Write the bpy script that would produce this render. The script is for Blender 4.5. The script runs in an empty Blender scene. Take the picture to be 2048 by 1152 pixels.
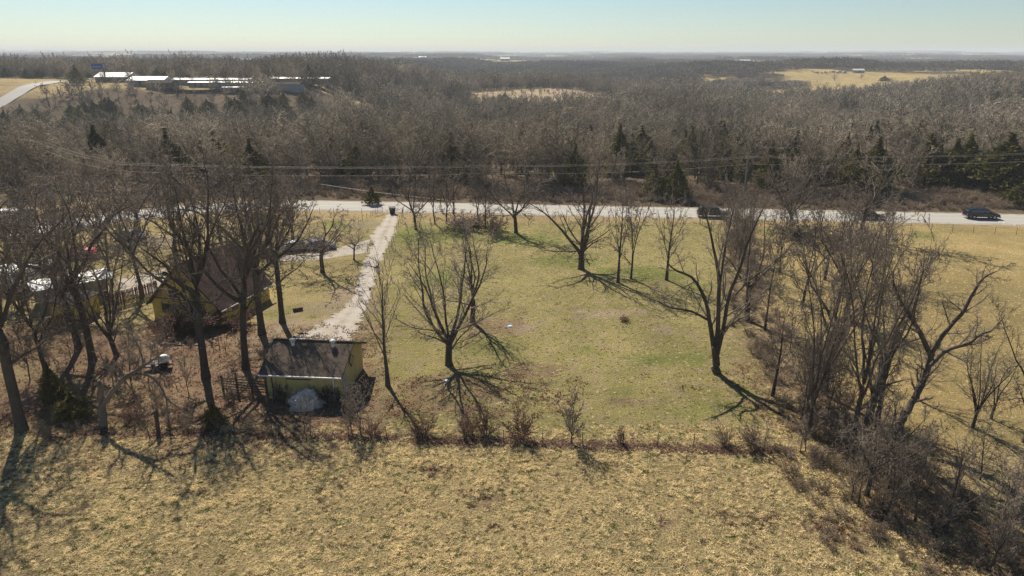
import bpy, bmesh, math, random
import numpy as np
from mathutils import Vector

S = bpy.context.scene
COL = S.collection
random.seed(7)
RNG = np.random.default_rng(7)
PI = math.pi

# ------------------------------------------------------------------ camera, sky, sun, exposure
CAM_H = 28.0
FPX = 1384.0                      # focal length in pixels of the 2048 px wide photograph
PITCH = math.atan(469.0 / FPX)
cam_d = bpy.data.cameras.new('camera')
cam_d.sensor_width = 36.0
cam_d.lens = FPX / 2048.0 * 36.0
cam_d.clip_start = 0.5
cam_d.clip_end = 30000.0
cam = bpy.data.objects.new('camera', cam_d)
COL.objects.link(cam)
cam.location = (0, 0, CAM_H)
cam.rotation_euler = (PI / 2 - PITCH, 0, 0)
S.camera = cam

SUN_AZ = math.radians(-25.5)      # measured from +Y towards +X
SUN_EL = math.radians(44.0)
world = bpy.data.worlds.new('World')
S.world = world
world.use_nodes = True
wn = world.node_tree.nodes
wn.clear()
w_out = wn.new('ShaderNodeOutputWorld')
w_bg = wn.new('ShaderNodeBackground')
w_sky = wn.new('ShaderNodeTexSky')
w_sky.sky_type = 'NISHITA'
w_sky.sun_disc = False
w_sky.sun_elevation = SUN_EL
w_sky.sun_rotation = SUN_AZ
w_sky.altitude = 300
w_sky.air_density = 1.0
w_sky.dust_density = 0.25
w_sky.ozone_density = 1.0
w_bg.inputs['Strength'].default_value = 0.053
w_tint = wn.new('ShaderNodeMix'); w_tint.data_type = 'RGBA'; w_tint.blend_type = 'MULTIPLY'
w_tint.inputs[0].default_value = 1.0
w_tint.inputs[7].default_value = (0.84, 0.95, 1.03, 1)
world.node_tree.links.new(w_sky.outputs[0], w_tint.inputs[6])
world.node_tree.links.new(w_tint.outputs[2], w_bg.inputs[0])
world.node_tree.links.new(w_bg.outputs[0], w_out.inputs[0])

sun_d = bpy.data.lights.new('sun', 'SUN')
sun_d.energy = 5.0
sun_d.angle = math.radians(0.53)
sun_d.color = (1.0, 0.92, 0.79)
sun = bpy.data.objects.new('sun', sun_d)
COL.objects.link(sun)
sdir = Vector((math.sin(SUN_AZ) * math.cos(SUN_EL), math.cos(SUN_AZ) * math.cos(SUN_EL), math.sin(SUN_EL)))
sun.rotation_euler = sdir.to_track_quat('Z', 'Y').to_euler()
sun.location = (0, 0, 80)

S.view_settings.view_transform = 'Standard'
S.view_settings.look = 'None'
S.view_settings.exposure = 0.72
S.view_settings.gamma = 1.0
S.view_settings.use_curve_mapping = False
S.render.engine = 'CYCLES'
S.cycles.max_bounces = 6
S.cycles.diffuse_bounces = 3
S.cycles.glossy_bounces = 2
S.cycles.transmission_bounces = 2
S.cycles.volume_bounces = 0
S.cycles.transparent_max_bounces = 4
S.cycles.use_denoising = True
S.cycles.denoising_prefilter = 'NONE'
S.render.filter_size = 1.0

# ------------------------------------------------------------------ helpers: noise, terrain, pixel to ground
def sstep(a, b, x):
    t = np.clip((x - a) / (b - a), 0, 1)
    return t * t * (3 - 2 * t)

def _hash(ix, iy, s):
    v = np.sin(ix * 127.1 + iy * 311.7 + s * 74.7) * 43758.5453
    return v - np.floor(v)

def vnoise(x, y, s=0):
    x = np.asarray(x, float); y = np.asarray(y, float)
    ix = np.floor(x); iy = np.floor(y)
    fx = x - ix; fy = y - iy
    fx = fx * fx * (3 - 2 * fx); fy = fy * fy * (3 - 2 * fy)
    a = _hash(ix, iy, s); b = _hash(ix + 1, iy, s); c = _hash(ix, iy + 1, s); d = _hash(ix + 1, iy + 1, s)
    return (a * (1 - fx) + b * fx) * (1 - fy) + (c * (1 - fx) + d * fx) * fy

def fbm(x, y, s=0, octs=4):
    v = 0; a = 0.5; n = 0
    for i in range(octs):
        v = v + a * vnoise(x, y, s + i * 13); n += a
        x = x * 2.03 + 11.3; y = y * 2.03 - 7.1; a *= 0.5
    return v / n

def height(x, y):
    x = np.asarray(x, float); y = np.asarray(y, float)
    z = 0 * x
    w = sstep(165, 260, y) + sstep(150, 260, np.abs(x)) * 0.5 * sstep(60, 140, y)
    w = np.clip(w, 0, 1)
    z = z + w * (fbm(x / 80, y / 80, 3) - 0.5) * 7.0
    # the valley beyond the road
    z = z - 9.0 * sstep(155, 280, y) * (1 - sstep(1000, 1400, y))
    z = z - 5.0 * sstep(420, 620, y) * (1 - sstep(760, 1000, y)) * sstep(-20, 120, x)
    # rise with the business park
    z = z + 21.0 * sstep(318, 425, y + 14 * (vnoise(x / 60, 0 * x, 5) - .5)) * (1 - sstep(-140, -40, x)) * (1 - 0.7 * sstep(560, 900, y))
    # knoll with the rough clearing
    z = z + 11.0 * np.exp(-((x - 38) / 130) ** 2 - ((y - 640) / 120) ** 2)
    # wooded rise at the far side of the right
    z = z + 21 * sstep(215, 400, x - 0.20 * (y - 400)) * sstep(210, 420, y) * (1 - sstep(620, 900, y))
    # straw coloured hill field
    z = z + 18.0 * np.exp(-(np.maximum(np.abs(x - 480) - 150, 0) / 150) ** 2 - (np.minimum(y - 980, 0) / 230) ** 2 - (np.maximum(y - 1020, 0) / 160) ** 2) * sstep(560, 760, y)
    # rolling far country
    f = sstep(900, 2200, y)
    z = z + f * (fbm(x / 700, y / 420, 21) - 0.50) * 34
    z = z + sstep(2500, 6500, y) * (4 + 30 * fbm(x / 1500, y / 900, 33))
    z = z + sstep(6800, 8200, y) * (28 * fbm(x / 1500, 3.3, 51, 3) - 2) + sstep(7000, 8200, y) * 5 * sstep(1500, 5000, np.abs(x + 600))
    return z

def ray(px, py):
    u = (px - 1024.0) / FPX
    v = (py - 576.0) / FPX
    return np.array([u, math.cos(PITCH) - v * math.sin(PITCH), -(math.sin(PITCH) + v * math.cos(PITCH))])

def g(px, py, z=0.0):
    """ground point that shows at this place of the photograph"""
    d = ray(px, py)
    t = (CAM_H - z) / -d[2]
    if t * d[1] < 160:
        return Vector((d[0] * t, d[1] * t, z))
    t = 120.0
    for i in range(4000):
        p = d * t
        if CAM_H + p[2] <= float(height(p[0], p[1])):
            break
        t *= 1.004
    return Vector((d[0] * t, d[1] * t, float(height(d[0] * t, d[1] * t))))

def pt(px, py, Y):
    """point of the vertical plane at distance Y"""
    d = ray(px, py)
    t = Y / d[1]
    return Vector((d[0] * t, Y, CAM_H + d[2] * t))

def scale_at(py):
    d = ray(1024, py)
    return (CAM_H / -d[2]) / FPX       # metres per photograph pixel on the flat ground

# ------------------------------------------------------------------ helpers: objects
def tag(o, label=None, cat=None, group=None, kind=None):
    if label: o['label'] = label
    if cat: o['category'] = cat
    if group: o['group'] = group
    if kind: o['kind'] = kind
    return o

def empty(name, loc, rz=0.0, label=None, cat=None, group=None):
    o = bpy.data.objects.new(name, None)
    COL.objects.link(o)
    o.location = loc
    o.rotation_euler = (0, 0, rz)
    o.empty_display_size = 0.3
    return tag(o, label, cat, group)

def link_mesh(name, me, parent=None, loc=None, mat=None):
    o = bpy.data.objects.new(name, me)
    COL.objects.link(o)
    if mat is not None and len(me.materials) == 0: me.materials.append(mat)
    if parent: o.parent = parent
    if loc is not None: o.location = loc
    return o

def np_mesh(name, V, F, smooth=False, mat=None):
    """V (n,3), F list of (m,k) index arrays"""
    me = bpy.data.meshes.new(name)
    V = np.asarray(V, np.float32)
    me.vertices.add(len(V))
    me.vertices.foreach_set('co', V.ravel())
    F = [np.asarray(f, np.int32) for f in F if len(f)]
    nl = sum(f.size for f in F); npol = sum(len(f) for f in F)
    me.loops.add(nl); me.polygons.add(npol)
    me.loops.foreach_set('vertex_index', np.concatenate([f.ravel() for f in F]))
    tot = np.concatenate([np.full(len(f), f.shape[1], np.int32) for f in F])
    st = np.concatenate([[0], np.cumsum(tot)[:-1]]).astype(np.int32)
    me.polygons.foreach_set('loop_start', st)
    me.polygons.foreach_set('loop_total', tot)
    if smooth: me.polygons.foreach_set('use_smooth', np.ones(npol, bool))
    me.update(calc_edges=True)
    if mat: me.materials.append(mat)
    return me

class MB:
    """collects simple shapes into ONE mesh"""
    def __init__(self): self.bm = bmesh.new()
    def box(self, c, s, rz=0, rx=0, ry=0, bev=0):
        from mathutils import Matrix, Euler
        M = Matrix.Translation(c) @ Euler((rx, ry, rz)).to_matrix().to_4x4() @ Matrix.Diagonal((s[0], s[1], s[2], 1))
        r = bmesh.ops.create_cube(self.bm, size=1.0, matrix=M)
        if bev:
            es = list({e for v in r['verts'] for e in v.link_edges})
            bmesh.ops.bevel(self.bm, geom=es, offset=bev, segments=2, affect='EDGES', profile=0.6)
        return self
    def cyl(self, a, b, r, r2=None, n=10):
        from mathutils import Matrix
        a = Vector(a); b = Vector(b); d = b - a
        M = Matrix.Translation((a + b) / 2) @ d.to_track_quat('Z', 'Y').to_matrix().to_4x4()
        bmesh.ops.create_cone(self.bm, cap_ends=True, segments=n, radius1=r, radius2=r if r2 is None else r2, depth=d.length, matrix=M)
        return self
    def poly(self, pts, faces):
        vs = [self.bm.verts.new(p) for p in pts]
        for f in faces: self.bm.faces.new([vs[i] for i in f])
        return self
    def prism(self, outline, y0, y1):
        """outline in x,z extruded from y0 to y1"""
        n = len(outline)
        pts = [(x, y0, z) for x, z in outline] + [(x, y1, z) for x, z in outline]
        self.poly(pts, [list(range(n))[::-1], list(range(n, 2 * n))] + [[i, (i + 1) % n, n + (i + 1) % n, n + i] for i in range(n)])
        return self
    def sphere(self, c, s, u=16, v=10):
        from mathutils import Matrix
        M = Matrix.Translation(c) @ Matrix.Diagonal((s[0], s[1], s[2], 1))
        bmesh.ops.create_uvsphere(self.bm, u_segments=u, v_segments=v, radius=1.0, matrix=M)
        return self
    def build(self, name, mat, parent=None, loc=None, smooth=False, rz=0):
        bmesh.ops.recalc_face_normals(self.bm, faces=self.bm.faces)
        me = bpy.data.meshes.new(name)
        self.bm.to_mesh(me); self.bm.free()
        if smooth: me.polygons.foreach_set('use_smooth', np.ones(len(me.polygons), bool))
        me.materials.append(mat)
        o = bpy.data.objects.new(name, me)
        COL.objects.link(o)
        if parent: o.parent = parent
        if loc is not None: o.location = loc
        o.rotation_euler[2] = rz
        return o

def copy_tree(o, parent=None):
    c = o.copy(); COL.objects.link(c)
    if parent: c.parent = parent
    for ch in list(o.children): copy_tree(ch, c)
    return c

# ------------------------------------------------------------------ materials
def mat_new(name, rough=0.9, spec=0.2):
    m = bpy.data.materials.new(name)
    m.use_nodes = True
    b = m.node_tree.nodes['Principled BSDF']
    b.inputs['Roughness'].default_value = rough
    b.inputs['Specular IOR Level'].default_value = spec
    return m, m.node_tree, b

def ramp(nt, src, stops):
    r = nt.nodes.new('ShaderNodeValToRGB')
    cr = r.color_ramp
    while len(cr.elements) < len(stops): cr.elements.new(0.5)
    for e, (p, c) in zip(cr.elements, stops):
        e.position = p
        e.color = (c[0], c[1], c[2], 1) if hasattr(c, '__len__') else (c, c, c, 1)
    nt.links.new(src, r.inputs[0])
    return r.outputs[0]

def noise(nt, scale, detail=4, rough=0.6, vec=None, dim='3D'):
    n = nt.nodes.new('ShaderNodeTexNoise')
    n.noise_dimensions = dim
    n.inputs['Scale'].default_value = scale
    n.inputs['Detail'].default_value = detail
    n.inputs['Roughness'].default_value = rough
    if vec is not None: nt.links.new(vec, n.inputs['Vector'])
    return n.outputs['Fac']

def mixc(nt, fac, a, b, mode='MIX'):
    m = nt.nodes.new('ShaderNodeMix')
    m.data_type = 'RGBA'; m.blend_type = mode
    for sock, v in ((m.inputs[0], fac), (m.inputs[6], a), (m.inputs[7], b)):
        if isinstance(v, (int, float)): sock.default_value = v
        elif isinstance(v, tuple): sock.default_value = (v[0], v[1], v[2], 1)
        else: nt.links.new(v, sock)
    return m.outputs[2]

def math_(nt, op, a, b=0.0, clamp=False):
    m = nt.nodes.new('ShaderNodeMath'); m.operation = op; m.use_clamp = clamp
    for i, v in enumerate((a, b)):
        if isinstance(v, (int, float)): m.inputs[i].default_value = v
        else: nt.links.new(v, m.inputs[i])
    return m.outputs[0]

def coords(nt, kind='Object', scale=None, rot=None):
    t = nt.nodes.new('ShaderNodeTexCoord')
    o = t.outputs[kind]
    if scale or rot:
        mp = nt.nodes.new('ShaderNodeMapping')
        if scale: mp.inputs['Scale'].default_value = scale
        if rot: mp.inputs['Rotation'].default_value = rot
        nt.links.new(o, mp.inputs[0]); o = mp.outputs[0]
    return o

def bump(nt, b, h, strength=0.5, dist=0.05):
    n = nt.nodes.new('ShaderNodeBump')
    n.inputs['Strength'].default_value = strength
    n.inputs['Distance'].default_value = dist
    nt.links.new(h, n.inputs['Height'])
    nt.links.new(n.outputs[0], b.inputs['Normal'])

def simple(name, c1, c2=None, scale=3.0, rough=0.85, spec=0.2, metal=0.0, bmp=0.0, stretch=None, rnd=0.0):
    m, nt, b = mat_new(name, rough, spec)
    b.inputs['Metallic'].default_value = metal
    if c2 is None: c2 = tuple(x * 0.75 for x in c1)
    v = coords(nt, 'Object', stretch)
    f = noise(nt, scale, 5, 0.65, v)
    c = ramp(nt, f, [(0.3, c2), (0.7, c1)])
    if rnd:
        oi = nt.nodes.new('ShaderNodeObjectInfo')
        k = ramp(nt, oi.outputs['Random'], [(0, 1 - rnd), (1, 1 + rnd)])
        c = mixc(nt, 1.0, c, k, 'MULTIPLY')
    nt.links.new(c, b.inputs['Base Color'])
    if bmp: bump(nt, b, f, bmp, 0.05)
    return m

def bark(name, c_dark, c_light, rnd=0.35):
    m, nt, b = mat_new(name, 0.95, 0.1)
    v = coords(nt, 'Object', (6, 6, 1.5))
    f = noise(nt, 2.2, 6, 0.7, v)
    f2 = noise(nt, 0.35, 2, 0.5, coords(nt, 'Object'))
    c = ramp(nt, f, [(0.3, c_dark), (0.72, c_light)])
    c = mixc(nt, ramp(nt, f2, [(0.4, 0.0), (0.75, 0.5)]), c, tuple(x * 1.35 for x in c_light))
    oi = nt.nodes.new('ShaderNodeObjectInfo')
    k = ramp(nt, oi.outputs['Random'], [(0, 1 - rnd), (1, 1 + rnd)])
    c = mixc(nt, 1.0, c, k, 'MULTIPLY')
    if 'woodland' in name:      # stands of different species across the hillside
        wp_ = nt.nodes.new('ShaderNodeNewGeometry').outputs['Position']
        st = ramp(nt, noise(nt, 0.016, 4, 0.6, wp_), [(0.32, (0.45, 0.44, 0.36)), (0.5, (0.75, 0.72, 0.64)), (0.68, (1.3, 1.24, 1.15))])
        c = mixc(nt, 1.0, c, st, 'MULTIPLY')
    nt.links.new(c, b.inputs['Base Color'])
    bump(nt, b, f, 0.6, 0.04)
    return m

M = {}
M['bark'] = bark('bark', (0.035, 0.028, 0.022), (0.12, 0.098, 0.078), 0.2)
M['twig'] = bark('twig', (0.10, 0.082, 0.066), (0.25, 0.205, 0.165), 0.25)
M['twig_red'] = bark('twig_red', (0.10, 0.052, 0.042), (0.20, 0.115, 0.09), 0.2)
M['wood_bark'] = bark('woodland_bark', (0.10, 0.083, 0.068), (0.30, 0.255, 0.21), 0.35)
M['wood_twig'] = bark('woodland_twig', (0.17, 0.145, 0.115), (0.40, 0.35, 0.285), 0.45)
M['snag'] = bark('weathered_bark', (0.06, 0.045, 0.035), (0.22, 0.18, 0.145), 0.1)

def leaf_mat(name, a, b_, c, rnd=0.3):
    m, nt, b = mat_new(name, 0.8, 0.15)
    f = noise(nt, 1.6, 3, 0.6, coords(nt, 'Object'))
    col = ramp(nt, f, [(0.3, a), (0.55, b_), (0.78, c)])
    oi = nt.nodes.new('ShaderNodeObjectInfo')
    k = ramp(nt, oi.outputs['Random'], [(0, 1 - rnd), (1, 1 + rnd)])
    col = mixc(nt, 1.0, col, k, 'MULTIPLY')
    nt.links.new(col, b.inputs['Base Color'])
    return m
M['cedar'] = leaf_mat('cedar_foliage', (0.08, 0.08, 0.024), (0.15, 0.135, 0.04), (0.27, 0.20, 0.06))
M['far_wood'] = leaf_mat('far_twig_canopy', (0.10, 0.08, 0.06), (0.15, 0.125, 0.095), (0.20, 0.17, 0.13), 0.35)

# --- ground material: zones in colour attributes, grain from noise
def ground_material():
    m, nt, b = mat_new('ground_cover', 1.0, 0.05)
    g3 = nt.nodes.new('ShaderNodeNewGeometry').outputs['Position']
    za = nt.nodes.new('ShaderNodeAttribute'); za.attribute_name = 'zone'
    zb = nt.nodes.new('ShaderNodeAttribute'); zb.attribute_name = 'zone_b'
    sa = nt.nodes.new('ShaderNodeSeparateColor'); nt.links.new(za.outputs['Color'], sa.inputs[0])
    sb = nt.nodes.new('ShaderNodeSeparateColor'); nt.links.new(zb.outputs['Color'], sb.inputs[0])
    green, litter, dirt = sa.outputs[0], sa.outputs[1], sa.outputs[2]
    gold, wood, lawn = sb.outputs[0], sb.outputs[1], sb.outputs[2]
    fine = noise(nt, 7.0, 6, 0.75, g3)
    mid = noise(nt, 1.3, 5, 0.65, g3)
    big = noise(nt, 0.22, 4, 0.6, g3)
    huge = noise(nt, 0.045, 4, 0.55, g3)
    straw = ramp(nt, fine, [(0.36, (0.085, 0.062, 0.03)), (0.46, (0.26, 0.195, 0.095)), (0.56, (0.46, 0.365, 0.19)), (0.70, (0.64, 0.52, 0.30))])
    strawb = ramp(nt, fine, [(0.32, (0.10, 0.07, 0.042)), (0.5, (0.25, 0.17, 0.10)), (0.75, (0.42, 0.31, 0.19))])
    base = mixc(nt, ramp(nt, mid, [(0.45, 0.0), (0.68, 0.75)]), straw, strawb)
    lawn_c = ramp(nt, fine, [(0.32, (0.09, 0.083, 0.028)), (0.48, (0.235, 0.21, 0.075)), (0.66, (0.42, 0.36, 0.155))])
    lawn_c = mixc(nt, ramp(nt, noise(nt, 0.6, 5, 0.7, g3), [(0.47, 0.0), (0.62, 0.8)]), lawn_c, ramp(nt, fine, [(0.3, (0.17, 0.12, 0.07)), (0.7, (0.44, 0.35, 0.23))]))
    def m_noise(mask, nsrc, lo=0.30, hi=0.62, gain=1.0):
        # threshold a soft mask with noise so that its edge breaks up
        s = math_(nt, 'ADD', mask, math_(nt, 'MULTIPLY', math_(nt, 'SUBTRACT', nsrc, 0.5), 0.9))
        return ramp(nt, s, [(lo, 0.0), (hi, gain)])
    c = mixc(nt, m_noise(lawn, mid, 0.2, 0.85, 0.85), base, lawn_c)
    goldc = ramp(nt, fine, [(0.32, (0.16, 0.115, 0.05)), (0.5, (0.33, 0.245, 0.105)), (0.70, (0.48, 0.375, 0.19))])
    goldc = mixc(nt, ramp(nt, noise(nt, 0.12, 4, 0.6, g3), [(0.45, 0.0), (0.65, 0.6)]), goldc, (0.26, 0.22, 0.10))
    c = mixc(nt, m_noise(gold, big, 0.25, 0.7, 0.9), c, goldc)
    gr = ramp(nt, fine, [(0.30, (0.075, 0.095, 0.025)), (0.55, (0.16, 0.19, 0.045)), (0.75, (0.29, 0.30, 0.10))])
    c = mixc(nt, m_noise(green, mid, 0.38, 1.0, 0.7), c, gr)
    lt = ramp(nt, noise(nt, 11.0, 5, 0.8, g3), [(0.32, (0.055, 0.03, 0.02)), (0.5, (0.19, 0.125, 0.085)), (0.64, (0.33, 0.235, 0.165)), (0.78, (0.50, 0.39, 0.28))])
    c = mixc(nt, m_noise(litter, mid, 0.3, 0.75, 0.95), c, lt)
    dt = ramp(nt, fine, [(0.3, (0.20, 0.145, 0.10)), (0.7, (0.42, 0.33, 0.25))])
    c = mixc(nt, m_noise(dirt, mid, 0.35, 0.8, 0.9), c, dt)
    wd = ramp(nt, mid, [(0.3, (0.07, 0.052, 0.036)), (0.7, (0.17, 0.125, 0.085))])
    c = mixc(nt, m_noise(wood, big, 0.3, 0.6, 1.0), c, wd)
    tone = ramp(nt, huge, [(0.32, 0.78), (0.68, 1.14)])
    tone = mixc(nt, 1.0, tone, ramp(nt, big, [(0.33, (0.80, 0.82, 0.78)), (0.67, (1.12, 1.10, 1.08))]), 'MULTIPLY')
    c = mixc(nt, 1.0, c, tone, 'MULTIPLY')
    nt.links.new(c, b.inputs['Base Color'])
    hsum = math_(nt, 'ADD', fine, math_(nt, 'MULTIPLY', mid, 0.8))
    bump(nt, b, hsum, 1.0, 0.22)
    return m
M['ground'] = ground_material()

def gravel_material(worn=False):
    m, nt, b = mat_new('gravel' if not worn else 'worn_gravel', 1.0, 0.1)
    p = nt.nodes.new('ShaderNodeNewGeometry').outputs['Position']
    f = noise(nt, 9, 6, 0.8, p); k = noise(nt, 0.5, 4, 0.6, p)
    c = ramp(nt, f, [(0.3, (0.20, 0.17, 0.145)), (0.5, (0.34, 0.30, 0.26)), (0.75, (0.50, 0.46, 0.41))])
    c = mixc(nt, ramp(nt, k, [(0.45, 0.0), (0.62, 0.65)]), c, ramp(nt, f, [(0.3, (0.14, 0.11, 0.07)), (0.7, (0.34, 0.28, 0.18))]))
    if worn:
        at = nt.nodes.new('ShaderNodeAttribute'); at.attribute_name = 'wear'
        sp = nt.nodes.new('ShaderNodeSeparateColor'); nt.links.new(at.outputs['Color'], sp.inputs[0])
        k2 = noise(nt, 1.1, 5, 0.7, p)
        gm = math_(nt, 'ADD', sp.outputs[0], math_(nt, 'MULTIPLY', math_(nt, 'SUBTRACT', k2, 0.5), 1.1))
        c = mixc(nt, ramp(nt, gm, [(0.45, 0.0), (0.7, 0.9)]), c, ramp(nt, f, [(0.3, (0.10, 0.085, 0.04)), (0.7, (0.34, 0.29, 0.16))]))
        c = mixc(nt, math_(nt, 'MULTIPLY', sp.outputs[1], 0.6), c, ramp(nt, f, [(0.3, (0.34, 0.31, 0.27)), (0.7, (0.58, 0.54, 0.48))]))
    nt.links.new(c, b.inputs['Base Color']); bump(nt, b, f, 0.7, 0.05)
    return m
M['gravel'] = gravel_material()
M['gravel_worn'] = gravel_material(True)
def asphalt_material():
    m, nt, b = mat_new('worn_concrete_road', 0.9, 0.25)
    p = nt.nodes.new('ShaderNodeNewGeometry').outputs['Position']
    f = noise(nt, 6, 4, 0.7, p); k = noise(nt, 0.3, 4, 0.6, p)
    c = ramp(nt, f, [(0.3, (0.27, 0.26, 0.24)), (0.7, (0.35, 0.335, 0.31))])
    c = mixc(nt, ramp(nt, k, [(0.4, 0.0), (0.8, 0.35)]), c, (0.33, 0.32, 0.30))
    nt.links.new(c, b.inputs['Base Color'])
    return m
M['road'] = asphalt_material()
M['line_yellow'] = simple('yellow_road_paint', (0.50, 0.40, 0.16), (0.44, 0.38, 0.24), 4)
M['line_white'] = simple('white_road_paint', (0.62, 0.61, 0.58), (0.5, 0.49, 0.46), 4)
M['yellow'] = simple('yellow_siding', (0.52, 0.44, 0.18), (0.40, 0.32, 0.12), 1.5, 0.8, stretch=(1.4, 1.4, 0.3))
M['yellow_house'] = simple('yellow_stucco', (0.78, 0.60, 0.13), (0.46, 0.33, 0.06), 1.2, 0.8, stretch=(1, 1, 0.5))
M['yellow_trim'] = simple('dark_trim', (0.09, 0.075, 0.06), None, 3)
M['white'] = simple('white_metal', (0.72, 0.72, 0.70), (0.55, 0.54, 0.52), 2, 0.5, 0.4)
M['white_roof'] = simple('pale_metal_roof', (0.62, 0.60, 0.56), (0.48, 0.46, 0.42), 1.2, 0.5, 0.4)
M['grey'] = simple('grey_metal', (0.30, 0.30, 0.30), None, 2, 0.5, 0.4)
M['dark'] = simple('dark_paint', (0.015, 0.016, 0.018), None, 2, 0.6)
M['glass'] = simple('dark_window_glass', (0.05, 0.06, 0.065), (0.025, 0.03, 0.03), 1.5, 0.15, 0.6)
M['plank'] = simple('brown_fence_wood', (0.16, 0.09, 0.06), (0.07, 0.04, 0.028), 5, 0.9, rnd=0.3)
M['post'] = simple('weathered_post', (0.10, 0.08, 0.065), (0.05, 0.04, 0.03), 6)
M['pole'] = simple('grey_pole_wood', (0.30, 0.26, 0.21), (0.20, 0.17, 0.14), 6, stretch=(4, 4, .5))
M['wire'] = simple('power_wire', (0.50, 0.45, 0.37), (0.40, 0.36, 0.30), 3, 0.6, 0.3)
M['fwire'] = simple('fence_wire', (0.16, 0.14, 0.13), None, 3, 0.7)
M['orange'] = simple('orange_plastic', (0.75, 0.25, 0.03), None, 3, 0.5)
M['bluegrey'] = simple('blue_grey_panel', (0.28, 0.32, 0.36), (0.22, 0.25, 0.28), 2)
M['tanwall'] = simple('tan_panel', (0.42, 0.37, 0.31), (0.33, 0.29, 0.24), 2)
M['brownwall'] = simple('brown_wall', (0.16, 0.12, 0.10), None, 2)
M['car_navy'] = simple('navy_car_paint', (0.008, 0.011, 0.028), (0.006, 0.008, 0.02), 2, 0.25, 0.6)
M['car_black'] = simple('black_car_paint', (0.012, 0.012, 0.013), None, 2, 0.3, 0.6)
M['car_white'] = simple('white_car_paint', (0.75, 0.76, 0.76), None, 2, 0.3, 0.5)
M['car_blue'] = simple('blue_car_paint', (0.05, 0.08, 0.20), None, 2, 0.3, 0.5)
M['car_red'] = simple('red_car_paint', (0.45, 0.03, 0.04), None, 2, 0.3, 0.5)
M['tyre'] = simple('tyre_rubber', (0.02, 0.02, 0.02), None, 5, 0.9)
M['rim'] = simple('wheel_rim', (0.4, 0.4, 0.41), None, 5, 0.35, 0.5, 0.7)
M['lamp'] = simple('lamp_lens', (0.7, 0.68, 0.6), None, 5, 0.2, 0.6)
M['lamp_red'] = simple('tail_lens', (0.3, 0.02, 0.02), None, 5, 0.3, 0.6)
M['lid_blue'] = simple('pale_blue_plastic', (0.35, 0.60, 0.85), None, 3, 0.5)
M['dead_leaf'] = simple('dead_leaf', (0.30, 0.17, 0.10), (0.14, 0.07, 0.045), 9, 0.9, rnd=0.45)
M['grass_straw'] = simple('straw_blade', (0.80, 0.67, 0.40), (0.60, 0.48, 0.25), 6, 0.9, rnd=0.3)
M['grass_green'] = simple('green_blade', (0.20, 0.24, 0.06), (0.12, 0.15, 0.035), 6, 0.9, rnd=0.3)
M['weed_brown'] = simple('brown_weed', (0.26, 0.15, 0.085), (0.14, 0.08, 0.05), 6, 0.9, rnd=0.3)
for k_ in ('grass_straw', 'grass_green', 'dead_leaf', 'cedar'):
    nt_ = M[k_].node_tree; b_ = nt_.nodes['Principled BSDF']; tr_ = nt_.nodes.new('ShaderNodeBsdfTranslucent'); mx_ = nt_.nodes.new('ShaderNodeMixShader'); mx_.inputs[0].default_value = .35
    nt_.links.new(b_.inputs['Base Color'].links[0].from_socket, tr_.inputs[0]); o_ = nt_.nodes['Material Output']
    nt_.links.new(b_.outputs[0], mx_.inputs[1]); nt_.links.new(tr_.outputs[0], mx_.inputs[2]); nt_.links.new(mx_.outputs[0], o_.inputs[0])
M['brush'] = bark('brush_twig', (0.14, 0.105, 0.075), (0.34, 0.26, 0.185), 0.35)

def shingle(name, a, b_, rows):
    m, nt, b = mat_new(name, 1.0, 0.0)
    v = coords(nt, 'UV')
    br = nt.nodes.new('ShaderNodeTexBrick')
    br.inputs['Scale'].default_value = 1.0
    br.inputs['Brick Width'].default_value = 0.30
    br.inputs['Row Height'].default_value = 0.145
    br.inputs['Mortar Size'].default_value = 0.018
    br.inputs['Color1'].default_value = (*a, 1); br.inputs['Color2'].default_value = (*b_, 1)
    br.inputs['Mortar'].default_value = (a[0] * .35, a[1] * .35, a[2] * .35, 1)
    nt.links.new(v, br.inputs['Vector'])
    f = noise(nt, 0.9, 4, 0.6, v)
    c = mixc(nt, 1.0, br.outputs['Color'], ramp(nt, f, [(0.3, 0.7), (0.7, 1.2)]), 'MULTIPLY')
    nt.links.new(c, b.inputs['Base Color'])
    bump(nt, b, math_(nt, 'SUBTRACT', 1.0, br.outputs['Fac']), 0.25, 0.008)
    return m
M['shingle'] = shingle('brown_shingles', (0.11, 0.088, 0.07), (0.145, 0.116, 0.093), 20)
M['shingle_red'] = shingle('reddish_shingles', (0.115, 0.082, 0.068), (0.155, 0.112, 0.094), 20)
M['shingle_grey'] = shingle('grey_shingles', (0.25, 0.22, 0.20), (0.30, 0.27, 0.25), 20)

# ------------------------------------------------------------------ terrain
def axis(lo, hi, step, far_lo, far_hi, growth=1.07):
    a = list(np.arange(lo, hi + 1e-6, step))
    s = step; v = a[-1]
    while v < far_hi:
        s *= growth; v += s; a.append(v)
    s = step; v = a[0]; b = []
    while v > far_lo:
        s *= growth; v -= s; b.append(v)
    return np.array(b[::-1] + a)

def gp(px, py):
    v = g(px, py); return (v.x, v.y)

def blob(X, Y, px, py, rx, ry, soft=0.7):
    cx, cy = gp(px, py)
    X = X + (fbm(X / 3.1, Y / 3.1, 15) - .5) * 5 * min(rx, 4) / 2; Y = Y + (fbm(X / 2.7, Y / 2.7, 25) - .5) * 5 * min(ry, 4) / 2
    d = np.sqrt(((X - cx) / rx) ** 2 + ((Y - cy) / ry) ** 2)
    return 1 - sstep(soft * 0.6, 1.25, d)

def hedge_x(Y):
    """centre line of the wooded fence row on the right, x as a function of distance"""
    return np.interp(Y, [20, 30, 38, 48, 60, 80, 100, 125], [37, 29.5, 25.5, 25.0, 25.5, 28.5, 34, 42])

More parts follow.
